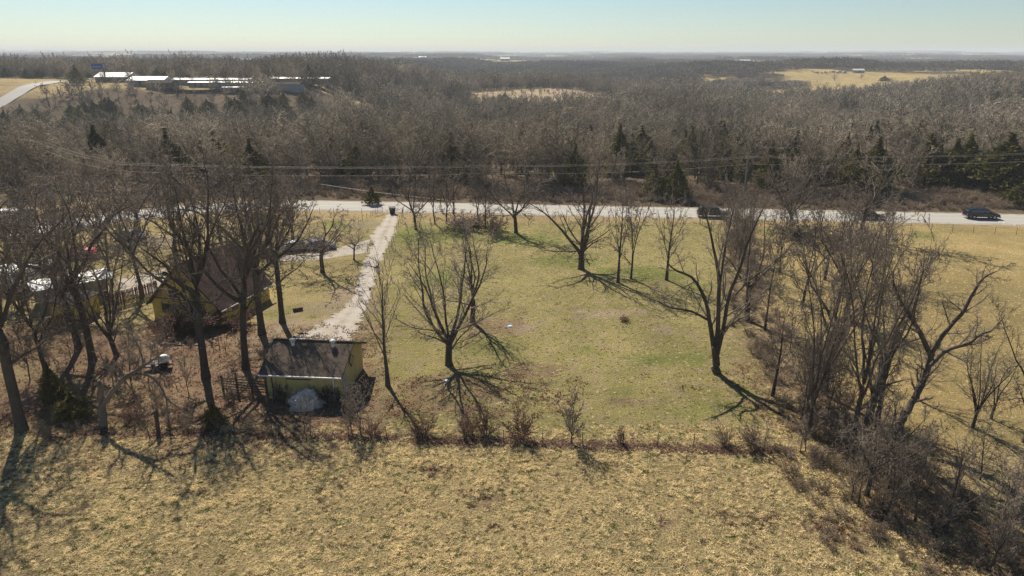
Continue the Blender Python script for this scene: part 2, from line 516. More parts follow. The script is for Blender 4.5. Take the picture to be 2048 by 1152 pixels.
# clearings in the far woods: (x, y, rx, ry)
CLEAR = [(30, 562, 68, 88), (425, 815, 180, 160), (610, 960, 150, 85), (-212, 440, 104, 42), (-300, 430, 60, 80)]
def clear_mask(X, Y):
    c = 0 * X
    wob = (fbm(X / 48, Y / 70, 77) - 0.5) * 1.5
    for cx, cy, rx, ry in CLEAR:
        d = np.sqrt(((X - cx) / rx) ** 2 + ((Y - cy) / ry) ** 2) + wob
        c = np.maximum(c, 1 - sstep(0.8, 1.02, d))
    c = np.maximum(c, sstep(1400, 1700, Y) * sstep(0.56, 0.60, fbm(X / 420, Y / 260, 91, 3)))
    return c

def fence_line(X):
    return np.interp(X, [-22.0, 19.0], [gp(470, 868)[1], gp(1600, 902)[1]])

def build_ground():
    xs = axis(-62, 62, 0.75, -9000, 9000)
    ys = axis(20, 128, 0.75, -400, 9500, 1.06)
    X, Y = np.meshgrid(xs, ys)
    Z = height(X, Y)
    nx, ny = len(xs), len(ys)
    V = np.stack([X, Y, Z], -1).reshape(-1, 3)
    i = np.arange(nx * ny).reshape(ny, nx)
    F = np.stack([i[:-1, :-1], i[:-1, 1:], i[1:, 1:], i[1:, :-1]], -1).reshape(-1, 4)
    me = np_mesh('ground', V, [F], smooth=True, mat=M['ground'])
    n1 = fbm(X / 9, Y / 9, 5); n2 = fbm(X / 2.5, Y / 2.5, 8)
    hx = hedge_x(Y)
    fence_y = fence_line(X)
    left = 1 - sstep(-16, -8, X + 0.25 * (Y - 60))         # yard under the oaks
    beyond = sstep(fence_y - 1, fence_y + 1, Y)
    # lawn: between yard and hedgerow, beyond the front fence
    lawn = beyond * (1 - sstep(-3, 2, X - hx)) * (1 - sstep(116, 121, Y)) * (1 - 0.45 * left)
    lawn = np.maximum(lawn, 0.22 * (1 - beyond))
    gold = sstep(0, 4, X - hx) * sstep(40, 52, Y) * (1 - sstep(116, 122, Y))
    gold = np.maximum(gold, sstep(400, 500, Y) * clear_mask(X, Y) * (1 - .8 * (X < 130) * (Y < 700) * (X > -80)))
    
    green = 0 * X
    for b_ in [(1160, 525, 7, 4), (1080, 520, 5, 4), (1050, 478, 9, 5), (850, 470, 9, 7), (1400, 572, 4, 2.5), (1290, 553, 6, 4), (1350, 715, 5, 2.6),
               (1250, 780, 3, 1.5), (1200, 700, 2.5, 2), (1640, 945, 2.4, 1.6), (1700, 1015, 1.8, 1.1), (1520, 700, 4, 2), (1680, 1048, .8, .5), (700, 450, 6, 5), (880, 560, 5, 5),
               (1430, 820, 5, 2), (1550, 430 + 30, 6, 4), (560, 620, 4, 3), (240, 660, 5, 3), (1850, 470, 4, 3), (1560, 910, 4, 2), (960, 700, 5, 3)]:
        green = np.maximum(green, blob(X, Y, *b_) * (0.95 if b_[1] < 600 or b_[1] in (715, 945, 1015, 1048) else .7))
    green = green + 0.12 * beyond * (n1 - 0.3)
    litter = 0 * X
    litter = np.maximum(litter, left * sstep(42, 47, Y + 3 * n1) * (1 - sstep(66, 76, Y)) * (0.35 + 0.75 * n1))
    litter = np.maximum(litter, (1 - sstep(0.25, 1.1, np.abs(Y - fence_y))) * (1 - sstep(22, 26, X)) * 0.95)
    litter = np.maximum(litter, (1 - sstep(2.5, 7.5, np.abs(X - hx))) * 0.5 * (0.5 + 0.8 * n1))
    for b_ in [(910, 770, 5, 3), (1000, 650, 5, 2.5), (880, 820, 6, 2.4), (780, 810, 5, 2.6), (1060, 740, 3, 2), (300, 830, 8, 4), (450, 715, 4, 3), (100, 870, 8, 3), (1260, 800, 3, 1.3), (1150, 620, 3, 1.3)]:
        litter = np.maximum(litter, blob(X, Y, *b_) * 0.62)
    for b_ in [(120, 930, 7, 3), (330, 900, 6, 2.5), (80, 1030, 4, 2), (650, 900, 6, 1.2)]:
        litter = np.maximum(litter, blob(X, Y, *b_) * 0.6)
    for b_ in [(1050, 940, 8, 2.5), (1380, 950, 7, 2), (480, 1050, 5, 2), (1500, 940, 5, 2), (200, 1080, 4, 1.5)]:
        green = np.maximum(green, blob(X, Y, *b_) * 0.4)
    # brown weedy patches in the near field
    for b_ in [(960, 1000, 2.2, 2.6), (1500, 1040, 3, 1.4), (1700, 1060, 3, 1.5), (870, 940, 1.5, 1), (1950, 1080, 6, 3), (1330, 1050, 1.4, .8)]:
        litter = np.maximum(litter, blob(X, Y, *b_) * 0.6)
    dirt = clear_mask(X, Y) * (X < 130) * (Y < 700) * (X > -80) * (Y > 400) * (.3 + .8 * n1)
    for b_ in [(1045, 655, 3, 2.2), (700, 600, 6, 7), (650, 640, 6, 4), (560, 690, 4, 3), (1190, 625, 4, 2), (1270, 625, 3, 1.5), (640, 610, 4, 3), (270, 575, 8, 6),
               (600, 650, 6, 4), (730, 450, 4, 5), (830, 425, 6, 1.6), (640, 500, 7, 4), (1330, 660, 3, 2), (380, 690, 5, 1.5), (330, 480, 9, 7)]:
        dirt = np.maximum(dirt, blob(X, Y, *b_) * 0.7)
    road_y = 126.5 - 0.0952 * (X - 25)
    dirt = np.maximum(dirt, 0.5 * (1 - sstep(5.0, 9.5, np.abs(Y - road_y))))
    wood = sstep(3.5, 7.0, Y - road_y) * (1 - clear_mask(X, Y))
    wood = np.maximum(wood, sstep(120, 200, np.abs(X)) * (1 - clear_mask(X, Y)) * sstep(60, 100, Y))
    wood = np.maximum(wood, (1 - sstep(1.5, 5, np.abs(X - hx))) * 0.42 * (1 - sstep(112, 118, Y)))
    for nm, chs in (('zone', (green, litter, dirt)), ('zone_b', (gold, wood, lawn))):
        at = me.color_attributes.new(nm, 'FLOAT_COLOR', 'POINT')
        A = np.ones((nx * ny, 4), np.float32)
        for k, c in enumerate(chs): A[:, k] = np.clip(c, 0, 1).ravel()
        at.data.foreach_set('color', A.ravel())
    return tag(link_mesh('ground', me), kind='structure')
build_ground()

# ------------------------------------------------------------------ ribbons: roads, drive
def catmull(P, n=12):
    P = [np.array(p, float) for p in P]
    P = [2 * P[0] - P[1]] + P + [2 * P[-1] - P[-2]]
    out = []
    for i in range(1, len(P) - 2):
        for k in range(n):
            t = k / n
            out.append(0.5 * (2 * P[i] + (P[i + 1] - P[i - 1]) * t + (2 * P[i - 1] - 5 * P[i] + 4 * P[i + 1] - P[i + 2]) * t * t + (3 * P[i] - P[i - 1] - 3 * P[i + 1] + P[i + 2]) * t ** 3))
    out.append(P[-2])
    return np.array(out)

def ribbon(name, line, offs, mat, lift, drape=True, thick=0.0, wob=0.0):
    """strip between two lateral offsets of a centre line"""
    T = np.gradient(line, axis=0); T /= np.linalg.norm(T, axis=1)[:, None]
    N = np.stack([T[:, 1], -T[:, 0]], 1)
    cols = np.linspace(offs[0], offs[1], 5)
    V = []
    for ci, c in enumerate(cols):
        w = c + (wob * (np.random.default_rng(3).normal(size=len(line))) if wob and ci in (0, 4) else 0)
        V.append(line + N * np.reshape(w, (-1, 1)))
    V = np.array(V)                                     # 5, n, 2
    z = height(V[..., 0], V[..., 1]) + lift
    V = np.concatenate([V, z[..., None]], -1)
    m_, n_ = V.shape[:2]
    i = np.arange(m_ * n_).reshape(m_, n_)
    F = np.stack([i[:-1, :-1], i[:-1, 1:], i[1:, 1:], i[1:, :-1]], -1).reshape(-1, 4)
    # give the strip side skirts so that it is no loose sheet
    V = V.reshape(-1, 3)
    me = np_mesh(name, V, [F], smooth=True, mat=mat)
    o = link_mesh(name, me)
    return tag(o, kind='structure')

HW = catmull([(330, 97), (200, 110), (120, 117.5), (61.4, 123.2), (20, 127.2), (-37.3, 132.6), (-52, 132.2), (-64, 127.5), (-76, 118), (-92, 104), (-120, 84), (-190, 40)], 14)
ribbon('highway', HW, (-3.5, 3.6), M['road'], 0.030)
ribbon('road_shoulder', HW, (-4.6, 4.7), M['gravel'], 0.012)
ribbon('centre_line', HW, (-0.16, 0.16), M['line_yellow'], 0.034)
ribbon('edge_line', HW, (3.15, 3.27), M['line_white'], 0.034)
ribbon('edge_line', HW, (-3.27, -3.15), M['line_white'], 0.034)
HILLROAD = catmull([(-285, 300), (-276, 340), (-268, 371), (-272, 410), (-281, 452), (-292, 500)], 14)
ribbon('hill_road', HILLROAD, (-4.2, 4.2), M['road'], 0.25)

DR = [((797, 427), (771, 430)), ((795, 445), (762, 447)), ((790, 468), (745, 468)), ((779, 490), (738, 492)), ((768, 512), (732, 515)), ((757, 540), (722, 542)),
      ((748, 570), (712, 570)), ((740, 600), (700, 598)), ((728, 625), (678, 622)), ((718, 650), (640, 648)), ((710, 672), (590, 672)), ((704, 700), (520, 702))]
def driveway():
    L = catmull([gp(*b) for a, b in DR], 10); R = catmull([gp(*a) for a, b in DR], 10)
    n = len(L); rr = np.random.default_rng(5)
    cols = np.linspace(0, 1, 9)
    V = []
    for c in cols:
        P = L * (1 - c) + R * c
        if c in (0.0, 1.0): P = P + (rr.normal(size=P.shape)) * 0.30
        V.append(np.concatenate([P, np.full((n, 1), 0.02)], 1))
    V = np.array(V); m_ = len(cols)
    i = np.arange(m_ * n).reshape(m_, n)
    F = np.stack([i[:-1, :-1], i[:-1, 1:], i[1:, 1:], i[1:, :-1]], -1).reshape(-1, 4)
    me = np_mesh('driveway', V.reshape(-1, 3), [F], smooth=True, mat=M['gravel_worn'])
    at = me.color_attributes.new('wear', 'FLOAT_COLOR', 'POINT')
    A = np.zeros((m_, n, 4), np.float32)
    A[:, :, 0] = np.array([.8, .2, 0, .05, .30, .05, 0, .2, .8])[:, None]
    A[:, :, 1] = np.array([0, .2, .6, .4, 0, .4, .6, .2, 0])[:, None]
    at.data.foreach_set('color', A.ravel())
    tag(link_mesh('driveway', me), kind='structure')
driveway()
def patch(name, pxs, mat, lift):
    P = [gp(*p) for p in pxs]
    mb = MB(); mb.poly([(x, y, lift) for x, y in P], [list(range(len(P)))])
    return tag(mb.build(name, mat), kind='structure')
patch('gravel_path', [(735, 492), (742, 478), (690, 492), (640, 506), (560, 512), (560, 522), (640, 520), (700, 510), (734, 506)], M['gravel'], 0.010)
patch('yard_pad', [(236, 560), (330, 538), (350, 552), (340, 575), (318, 588), (235, 590)], M['gravel'], 0.010)

# ------------------------------------------------------------------ tree growth (vectorised)
def _norm(v): return v / np.maximum(np.linalg.norm(v, axis=-1, keepdims=True), 1e-9)

def grow(rng, start, dirs, length, r0, r1, K, wig, up):
    N = len(start)
    P = np.zeros((N, K, 3)); R = np.zeros((N, K))
    P[:, 0] = start; d = _norm(dirs)
    seg = (length / (K - 1))[:, None]
    for k in range(1, K):
        d = _norm(d + rng.normal(size=(N, 3)) * wig + np.array([0, 0, up]))
        P[:, k] = P[:, k - 1] + d * seg
    tt = np.linspace(0, 1, K)
    R[:] = r0[:, None] * (1 - tt) + r1[:, None] * tt
    return P, R

def children(rng, P, R, n, t0, t1, ang, asd, lr, rr, fall=0.6, plen=None):
    N, K, _ = P.shape
    idx = np.repeat(np.arange(N), n)
    t = (np.tile(np.linspace(t0, t1, n), N) + rng.uniform(-.5, .5, N * n) * (t1 - t0) / n).clip(0, 0.999)
    f = t * (K - 1); k = f.astype(int); fr = (f - k)[:, None]
    a = P[idx, k]; b = P[idx, k + 1]
    pos = a * (1 - fr) + b * fr
    tan = _norm(b - a)
    rad = R[idx, k] * (1 - fr[:, 0]) + R[idx, k + 1] * fr[:, 0]
    ref = np.where(np.abs(tan[:, 2:3]) > 0.9, np.array([[1.0, 0, 0]]), np.array([[0, 0, 1.0]]))
    u = _norm(np.cross(tan, ref)); w = np.cross(tan, u)
    base = np.tile(np.arange(n) * 2.4, N) + np.repeat(rng.uniform(0, 6.28, N), n)
    az = base + rng.normal(size=N * n) * 0.5
    side = u * np.cos(az)[:, None] + w * np.sin(az)[:, None]
    th = np.radians(rng.normal(ang, asd, N * n))[:, None]
    d = tan * np.cos(th) + side * np.sin(th)
    L = np.linalg.norm(np.diff(P, axis=1), axis=2).sum(1)[idx]
    ln = L * lr * (1 - fall * t) * rng.uniform(0.7, 1.2, N * n)
    return pos, d, ln, np.minimum(rad * rr, rad * 0.95)

def tube(P, R, sides, tip=True):
    """returns verts, [quads, tris]"""
    N, K, _ = P.shape
    T = np.gradient(P, axis=1); T = _norm(T)
    ref = np.where(np.abs(T[:, :, 2:3]) > 0.92, np.array([1.0, 0.1, 0]), np.array([0.05, 0, 1.0]))
    ref = np.repeat(ref[:, :1], K, 1)
    u = _norm(np.cross(T, ref)); w = np.cross(T, u)
    a = np.arange(sides) * 2 * PI / sides
    Kr = K - 1 if tip else K
    ring = P[:, :Kr, None] + R[:, :Kr, None, None] * (u[:, :Kr, None] * np.cos(a)[:, None] + w[:, :Kr, None] * np.sin(a)[:, None])
    V = ring.reshape(-1, 3)
    b0 = (np.arange(N) * Kr * sides)[:, None, None]
    F = []
    if Kr > 1:
        k = (np.arange(Kr - 1) * sides)[None, :, None]; s = np.arange(sides)[None, None]; s2 = (s + 1) % sides
        q = np.stack([b0 + k + s, b0 + k + s2, b0 + k + sides + s2, b0 + k + sides + s], -1).reshape(-1, 4)
        F.append(q)
    if tip:
        tb = len(V); V = np.concatenate([V, P[:, -1]])
        base = (np.arange(N) * Kr * sides + (Kr - 1) * sides)[:, None]; s = np.arange(sides)[None]
        F.append(np.stack([base + s, base + (s + 1) % sides, np.broadcast_to(tb + np.arange(N)[:, None], (N, sides))], -1).reshape(-1, 3))
    return V, F

def join(parts):
    Vs, Q, T, o = [], [], [], 0
    for V, F in parts:
        Vs.append(V)
        for f in F: (Q if f.shape[1] == 4 else T).append(f + o)
        o += len(V)
    return np.concatenate(Vs), ([np.concatenate(Q)] if Q else []) + ([np.concatenate(T)] if T else [])

STYLE = {
    # fork: share of the height that is bare trunk; stems; stem angle; then the branch levels (n, t0, t1, angle, sd, len ratio, radius ratio, wiggle, up)
    'vase': dict(fork=.17, stems=6, sang=30, lv=[(9, .12, .97, 38, 13, .50, .46, .10, .06), (7, .10, .97, 40, 15, .52, .5, .12, .05), (7, .1, .97, 42, 17, .55, .5, .14, .04), (4, .1, .98, 42, 18, .66, .6, .1, .02)]),
    'oak': dict(fork=.30, stems=5, sang=46, lv=[(9, .15, .97, 50, 17, .56, .46, .20, .05), (7, .12, .97, 52, 19, .54, .5, .22, .03), (7, .1, .97, 50, 21, .55, .5, .22, .02), (4, .1, .98, 50, 20, .66, .6, .18, .0)]),
    'tall': dict(fork=.42, stems=6, sang=46, lv=[(9, .12, .97, 50, 17, .56, .46, .19, .05), (7, .12, .97, 52, 19, .54, .5, .22, .03), (7, .1, .97, 50, 21, .55, .5, .22, .02), (4, .1, .98, 50, 20, .66, .6, .18, .0)]),
    'upright': dict(fork=.26, stems=4, sang=18, lv=[(10, .1, .97, 40, 12, .42, .42, .10, .07), (7, .12, .97, 42, 15, .52, .5, .12, .05), (6, .1, .97, 44, 17, .52, .5, .14, .03), (4, .1, .98, 42, 18, .66, .6, .1, .02)]),
    'slim': dict(fork=.9, stems=1, sang=6, lv=[(22, .0, .97, 45, 11, .75, .40, .09, .09), (7, .12, .97, 40, 15, .48, .5, .12, .05), (6, .1, .97, 42, 17, .52, .5, .14, .03), (4, .1, .98, 42, 18, .62, .6, .1, .02)]),
    'shrub': dict(fork=0, stems=15, sang=36, lv=[(7, .2, .97, 38, 15, .55, .6, .16, .03), (6, .1, .97, 42, 18, .55, .6, .18, .02), (5, .1, .97, 40, 15, .5, .6, .15, .0)]),
}

def fit(Ps, h, r, keep_base=True):
    """scale limbs so that the crown has the wanted height and spread"""
    allp = np.concatenate([p.reshape(-1, 3) for p in Ps])
    zt = np.percentile(allp[:, 2], 99.7)
    rad = np.percentile(np.hypot(allp[:, 0] - np.median(allp[:, 0]) * .5, allp[:, 1] - np.median(allp[:, 1]) * .5), 96)
    sz = h / zt; sr = r / rad
    return sz, sr

def tree_meshes(style, h, r, tr, seed, lean=(0, 0), twig_r=0.008, dens=1.0, sides=(8, 6, 4, 3), levels=None, mats=None, paths=None, one=False, nested=None):
    rng = np.random.default_rng(seed)
    st = STYLE[style]
    lv = st['lv'] if levels is None else st['lv'][:levels]
    stemP = []
    if paths is None:
        if style == 'shrub':
            N = st['stems']; az = rng.uniform(0, 6.28, N)
            th = np.radians(np.abs(rng.normal(st['sang'], 10, N)))
            d = np.stack([np.sin(th) * np.cos(az), np.sin(th) * np.sin(az), np.cos(th)], 1)
            s0 = np.stack([np.cos(az) * r * .08, np.sin(az) * r * .08, np.full(N, -.05)], 1)
            P1, R1 = grow(rng, s0, d, np.full(N, h) * rng.uniform(.7, 1.05, N), np.full(N, tr) * rng.uniform(.6, 1, N), np.full(N, tr * .25), 6, .10, .04)
            trunkP = []; groups = [(P1, R1)]
        else:
            fl = st['fork'] * h
            P0, R0 = grow(rng, np.array([[0, 0, -0.15]]), np.array([[lean[0], lean[1], 1.0]]), np.array([fl + .15]), np.array([tr]), np.array([tr * (.82 if st['fork'] < .6 else .12)]), 9, .035 if style != 'oak' else .05, 0.02)
            R0[0, 0] *= 1.4; R0[0, 1] *= 1.08
            trunkP = [(P0, R0)]
            if st['stems'] > 1:
                n = st['stems']
                az = np.arange(n) * 2 * PI / n + rng.uniform(0, 6.28) + rng.normal(size=n) * .35
                th = np.radians(np.abs(rng.normal(st['sang'], 8, n)))
                th[0] *= .25
                d = np.stack([np.sin(th) * np.cos(az) + lean[0] * .5, np.sin(th) * np.sin(az) + lean[1] * .5, np.cos(th)], 1)
                k0 = rng.integers(6, 9, n); k0[0] = 8
                s0 = P0[0, k0]
                wg = .085 if style not in ('oak', 'tall') else .17
                P1, R1 = grow(rng, s0, d, (h - fl) * rng.uniform(.8, 1.02, n) / np.cos(th) ** .5, tr * rng.uniform(.34, .56, n), np.full(n, tr * .05), 11, wg, .045)
                R1[:, 0] *= 1.12
                groups = [(P1, R1)]
                # a few low limbs from the trunk itself
                nl = 2 if style != 'upright' else 1
                pos, dd, ln, rr = children(rng, P0, R0, nl, .55, .95, 62, 10, 1.0, .3)
                P2, R2 = grow(rng, pos, dd, np.full(nl, h * .38) * rng.uniform(.7, 1.1, nl), rr, np.full(nl, tr * .05), 9, .14, .05)
                groups.append((P2, R2))
            else:
                groups = [(P0, R0)]; trunkP = []
    else:
        trunkP = []; groups = []
        for pth in paths:
            pts = np.array([p[:3] for p in pth], float); rad = np.array([p[3] for p in pth], float)
            C = catmull(list(pts), 4); rc = np.interp(np.linspace(0, 1, len(C)), np.linspace(0, 1, len(rad)), rad)
            K = 14; s = np.linspace(0, len(C) - 1, K); ii = np.minimum(s.astype(int), len(C) - 2); fr = (s - ii)[:, None]
            P = (C[ii] * (1 - fr) + C[ii + 1] * fr)[None]; R = (rc[ii] * (1 - fr[:, 0]) + rc[ii + 1] * fr[:, 0])[None]
            P = P + rng.normal(size=P.shape) * R[..., None] * .12
            groups.append((P, R))
    crown = []
    seeds = groups
    cur = [x for x in seeds]
    if paths is not None:
        cur = [c for c, pth in zip(seeds, paths) if len(pth[0]) < 5]       # a 5th number marks a bare trunk piece
    sd = [0]
    for li, (n, t0, t1, an, asd, lr, rr, wg, up) in enumerate(lv):
        nn = max(2, int(round(n * dens))) if li < 3 else n
        last = li == len(lv) - 1
        K = [7, 5, 4, 2][min(li, 3)] if not last else 2 + (li < 3)
        nxt = []
        for P, R in cur:
            t0_ = t0 + (.25 if (style == 'slim' and li == 0) else 0)
            pos, d, ln, rc = children(rng, P, R, nn, t0_, t1, an, asd, lr, rr)
            rc = np.maximum(rc, twig_r * (1.0 if last else 1.3))
            r1 = np.maximum(rc * .35, twig_r * .8)
            P2, R2 = grow(rng, pos, d, ln, rc, r1, K, wg, up)
            nxt.append((P2, R2, sides[min(li + 1, 3)] if li < 2 else 3))
        crown += nxt
        # merge the next generation when it has the same K
        Pm = np.concatenate([x[0] for x in nxt]); Rm = np.concatenate([x[1] for x in nxt])
        cur = [(Pm, Rm)]
    base = trunkP + groups
    if paths is None:
        sz, sr = fit([c[0] for c in crown], h, r)
        sr = np.clip(sr, .45, 1.9)
        for P, R in base: pass
        def sc(P):
            Q = P.copy(); Q[..., 2] *= sz
            k = sr if style == 'shrub' else 1.0
            if style != 'shrub':
                # spread only above the ground so that trunks keep their foot
                Q[..., 0] *= sr; Q[..., 1] *= sr
            else:
                Q[..., 0] *= k; Q[..., 1] *= k
            return Q
        base = [(sc(P), R) for P, R in base]
        crown = [(sc(P), R, s) for P, R, s in crown]
    bV = join([tube(P, R, sides[0]) for P, R in base])
    cV = join([tube(P, R, s) for P, R, s in crown])
    mb_, mt_ = mats or (M['bark'], M['twig'])
    if one:
        V, F = join([bV, cV])
        me = np_mesh('bare_tree', V, F, mat=mt_)
        return me
    return np_mesh('trunk', *bV, smooth=True, mat=mb_), np_mesh('crown', *cV, mat=mt_)

def place_tree(name, loc, meshes, label, cat, group=None, rz=0.0, sc=(1, 1, 1), parts=('trunk', 'crown')):
    e = empty(name, loc, rz, label, cat, group)
    e.scale = sc
    for n_, m_ in zip(parts, meshes): link_mesh(n_, m_, e)
    return e

# ------------------------------------------------------------------ scattering of what nobody could count
def source(name, objs):
    c = bpy.data.collections.new(name)
    for o in objs: c.objects.link(o)
    return c

def mesh_obj(name, me):
    return bpy.data.objects.new(name, me)

def scatter(name, label, cat, pts, rot, scl, idx, coll):
    me = bpy.data.meshes.new(name)
    pts = np.asarray(pts, np.float32); n = len(pts)
    me.vertices.add(n); me.vertices.foreach_set('co', pts.ravel())
    a = me.attributes.new('turn', 'FLOAT_VECTOR', 'POINT'); a.data.foreach_set('vector', np.asarray(rot, np.float32).ravel())
    a = me.attributes.new('size', 'FLOAT_VECTOR', 'POINT'); a.data.foreach_set('vector', np.asarray(scl, np.float32).ravel())
    a = me.attributes.new('pick', 'INT', 'POINT'); a.data.foreach_set('value', np.asarray(idx, np.int32))
    o = bpy.data.objects.new(name, me); COL.objects.link(o)
    nt = bpy.data.node_groups.new(name, 'GeometryNodeTree')
    nt.interface.new_socket('Geometry', in_out='INPUT', socket_type='NodeSocketGeometry')
    nt.interface.new_socket('Geometry', in_out='OUTPUT', socket_type='NodeSocketGeometry')
    gi = nt.nodes.new('NodeGroupInput'); go = nt.nodes.new('NodeGroupOutput')
    ci = nt.nodes.new('GeometryNodeCollectionInfo')
    ci.inputs['Collection'].default_value = coll
    ci.inputs['Separate Children'].default_value = True
    ci.inputs['Reset Children'].default_value = True
    ip = nt.nodes.new('GeometryNodeInstanceOnPoints')
    ip.inputs['Pick Instance'].default_value = True
    def named(t, nm):
        x = nt.nodes.new('GeometryNodeInputNamedAttribute'); x.data_type = t; x.inputs['Name'].default_value = nm
        return next(s for s in x.outputs if s.enabled and s.name == 'Attribute')
    L = nt.links.new
    L(gi.outputs[0], ip.inputs['Points']); L(ci.outputs[0], ip.inputs['Instance'])
    L(named('INT', 'pick'), ip.inputs['Instance Index'])
    L(named('FLOAT_VECTOR', 'turn'), ip.inputs['Rotation'])
    L(named('FLOAT_VECTOR', 'size'), ip.inputs['Scale'])
    L(ip.outputs[0], go.inputs[0])
    md = o.modifiers.new('scatter', 'NODES'); md.node_group = nt
    return tag(o, label, cat, kind='stuff')

# ------------------------------------------------------------------ hero trees
SHARED = {}
def shared_tree(style, near, var):
    k = (style, near, var)
    if k not in SHARED:
        SHARED[k] = tree_meshes(style, 12.0, 6.0 if style != 'slim' else 3.2, .29 if near else .22, 2000 + len(SHARED) * 17, (0, 0), .0125 if near else .019, .90 if near and style == 'tall' else .80 if near else .76)
    return SHARED[k]
def hero(px, py, top, hw, style, tw, label, seed, dens=1.0, lean=(0, 0), group=None, name='bare_tree', twig=0.009, levels=None, mats=None, cat='tree', share=None):
    b = g(px, py); s = scale_at(py)
    h = pt(px, top, b.y).z
    r = hw * s * {'slim': 1.1, 'upright': 1.25}.get(style, 1.42)
    h *= 1.03 if px < 700 else 1.16 if (px < 1480 or py < 600) else 1.04
    if share is not None:
        ms = shared_tree(style, share[0], share[1])
        k = r / (6.0 if style != 'slim' else 3.2)
        return place_tree(name, b, ms, label, cat, group, seed * 2.4, (k, k, h / 12.0))
    ms = tree_meshes(style, h, r, tw * s / 2 * .78, seed, lean, twig, dens, levels=levels, mats=mats)
    return place_tree(name, b, ms, label, cat, group)

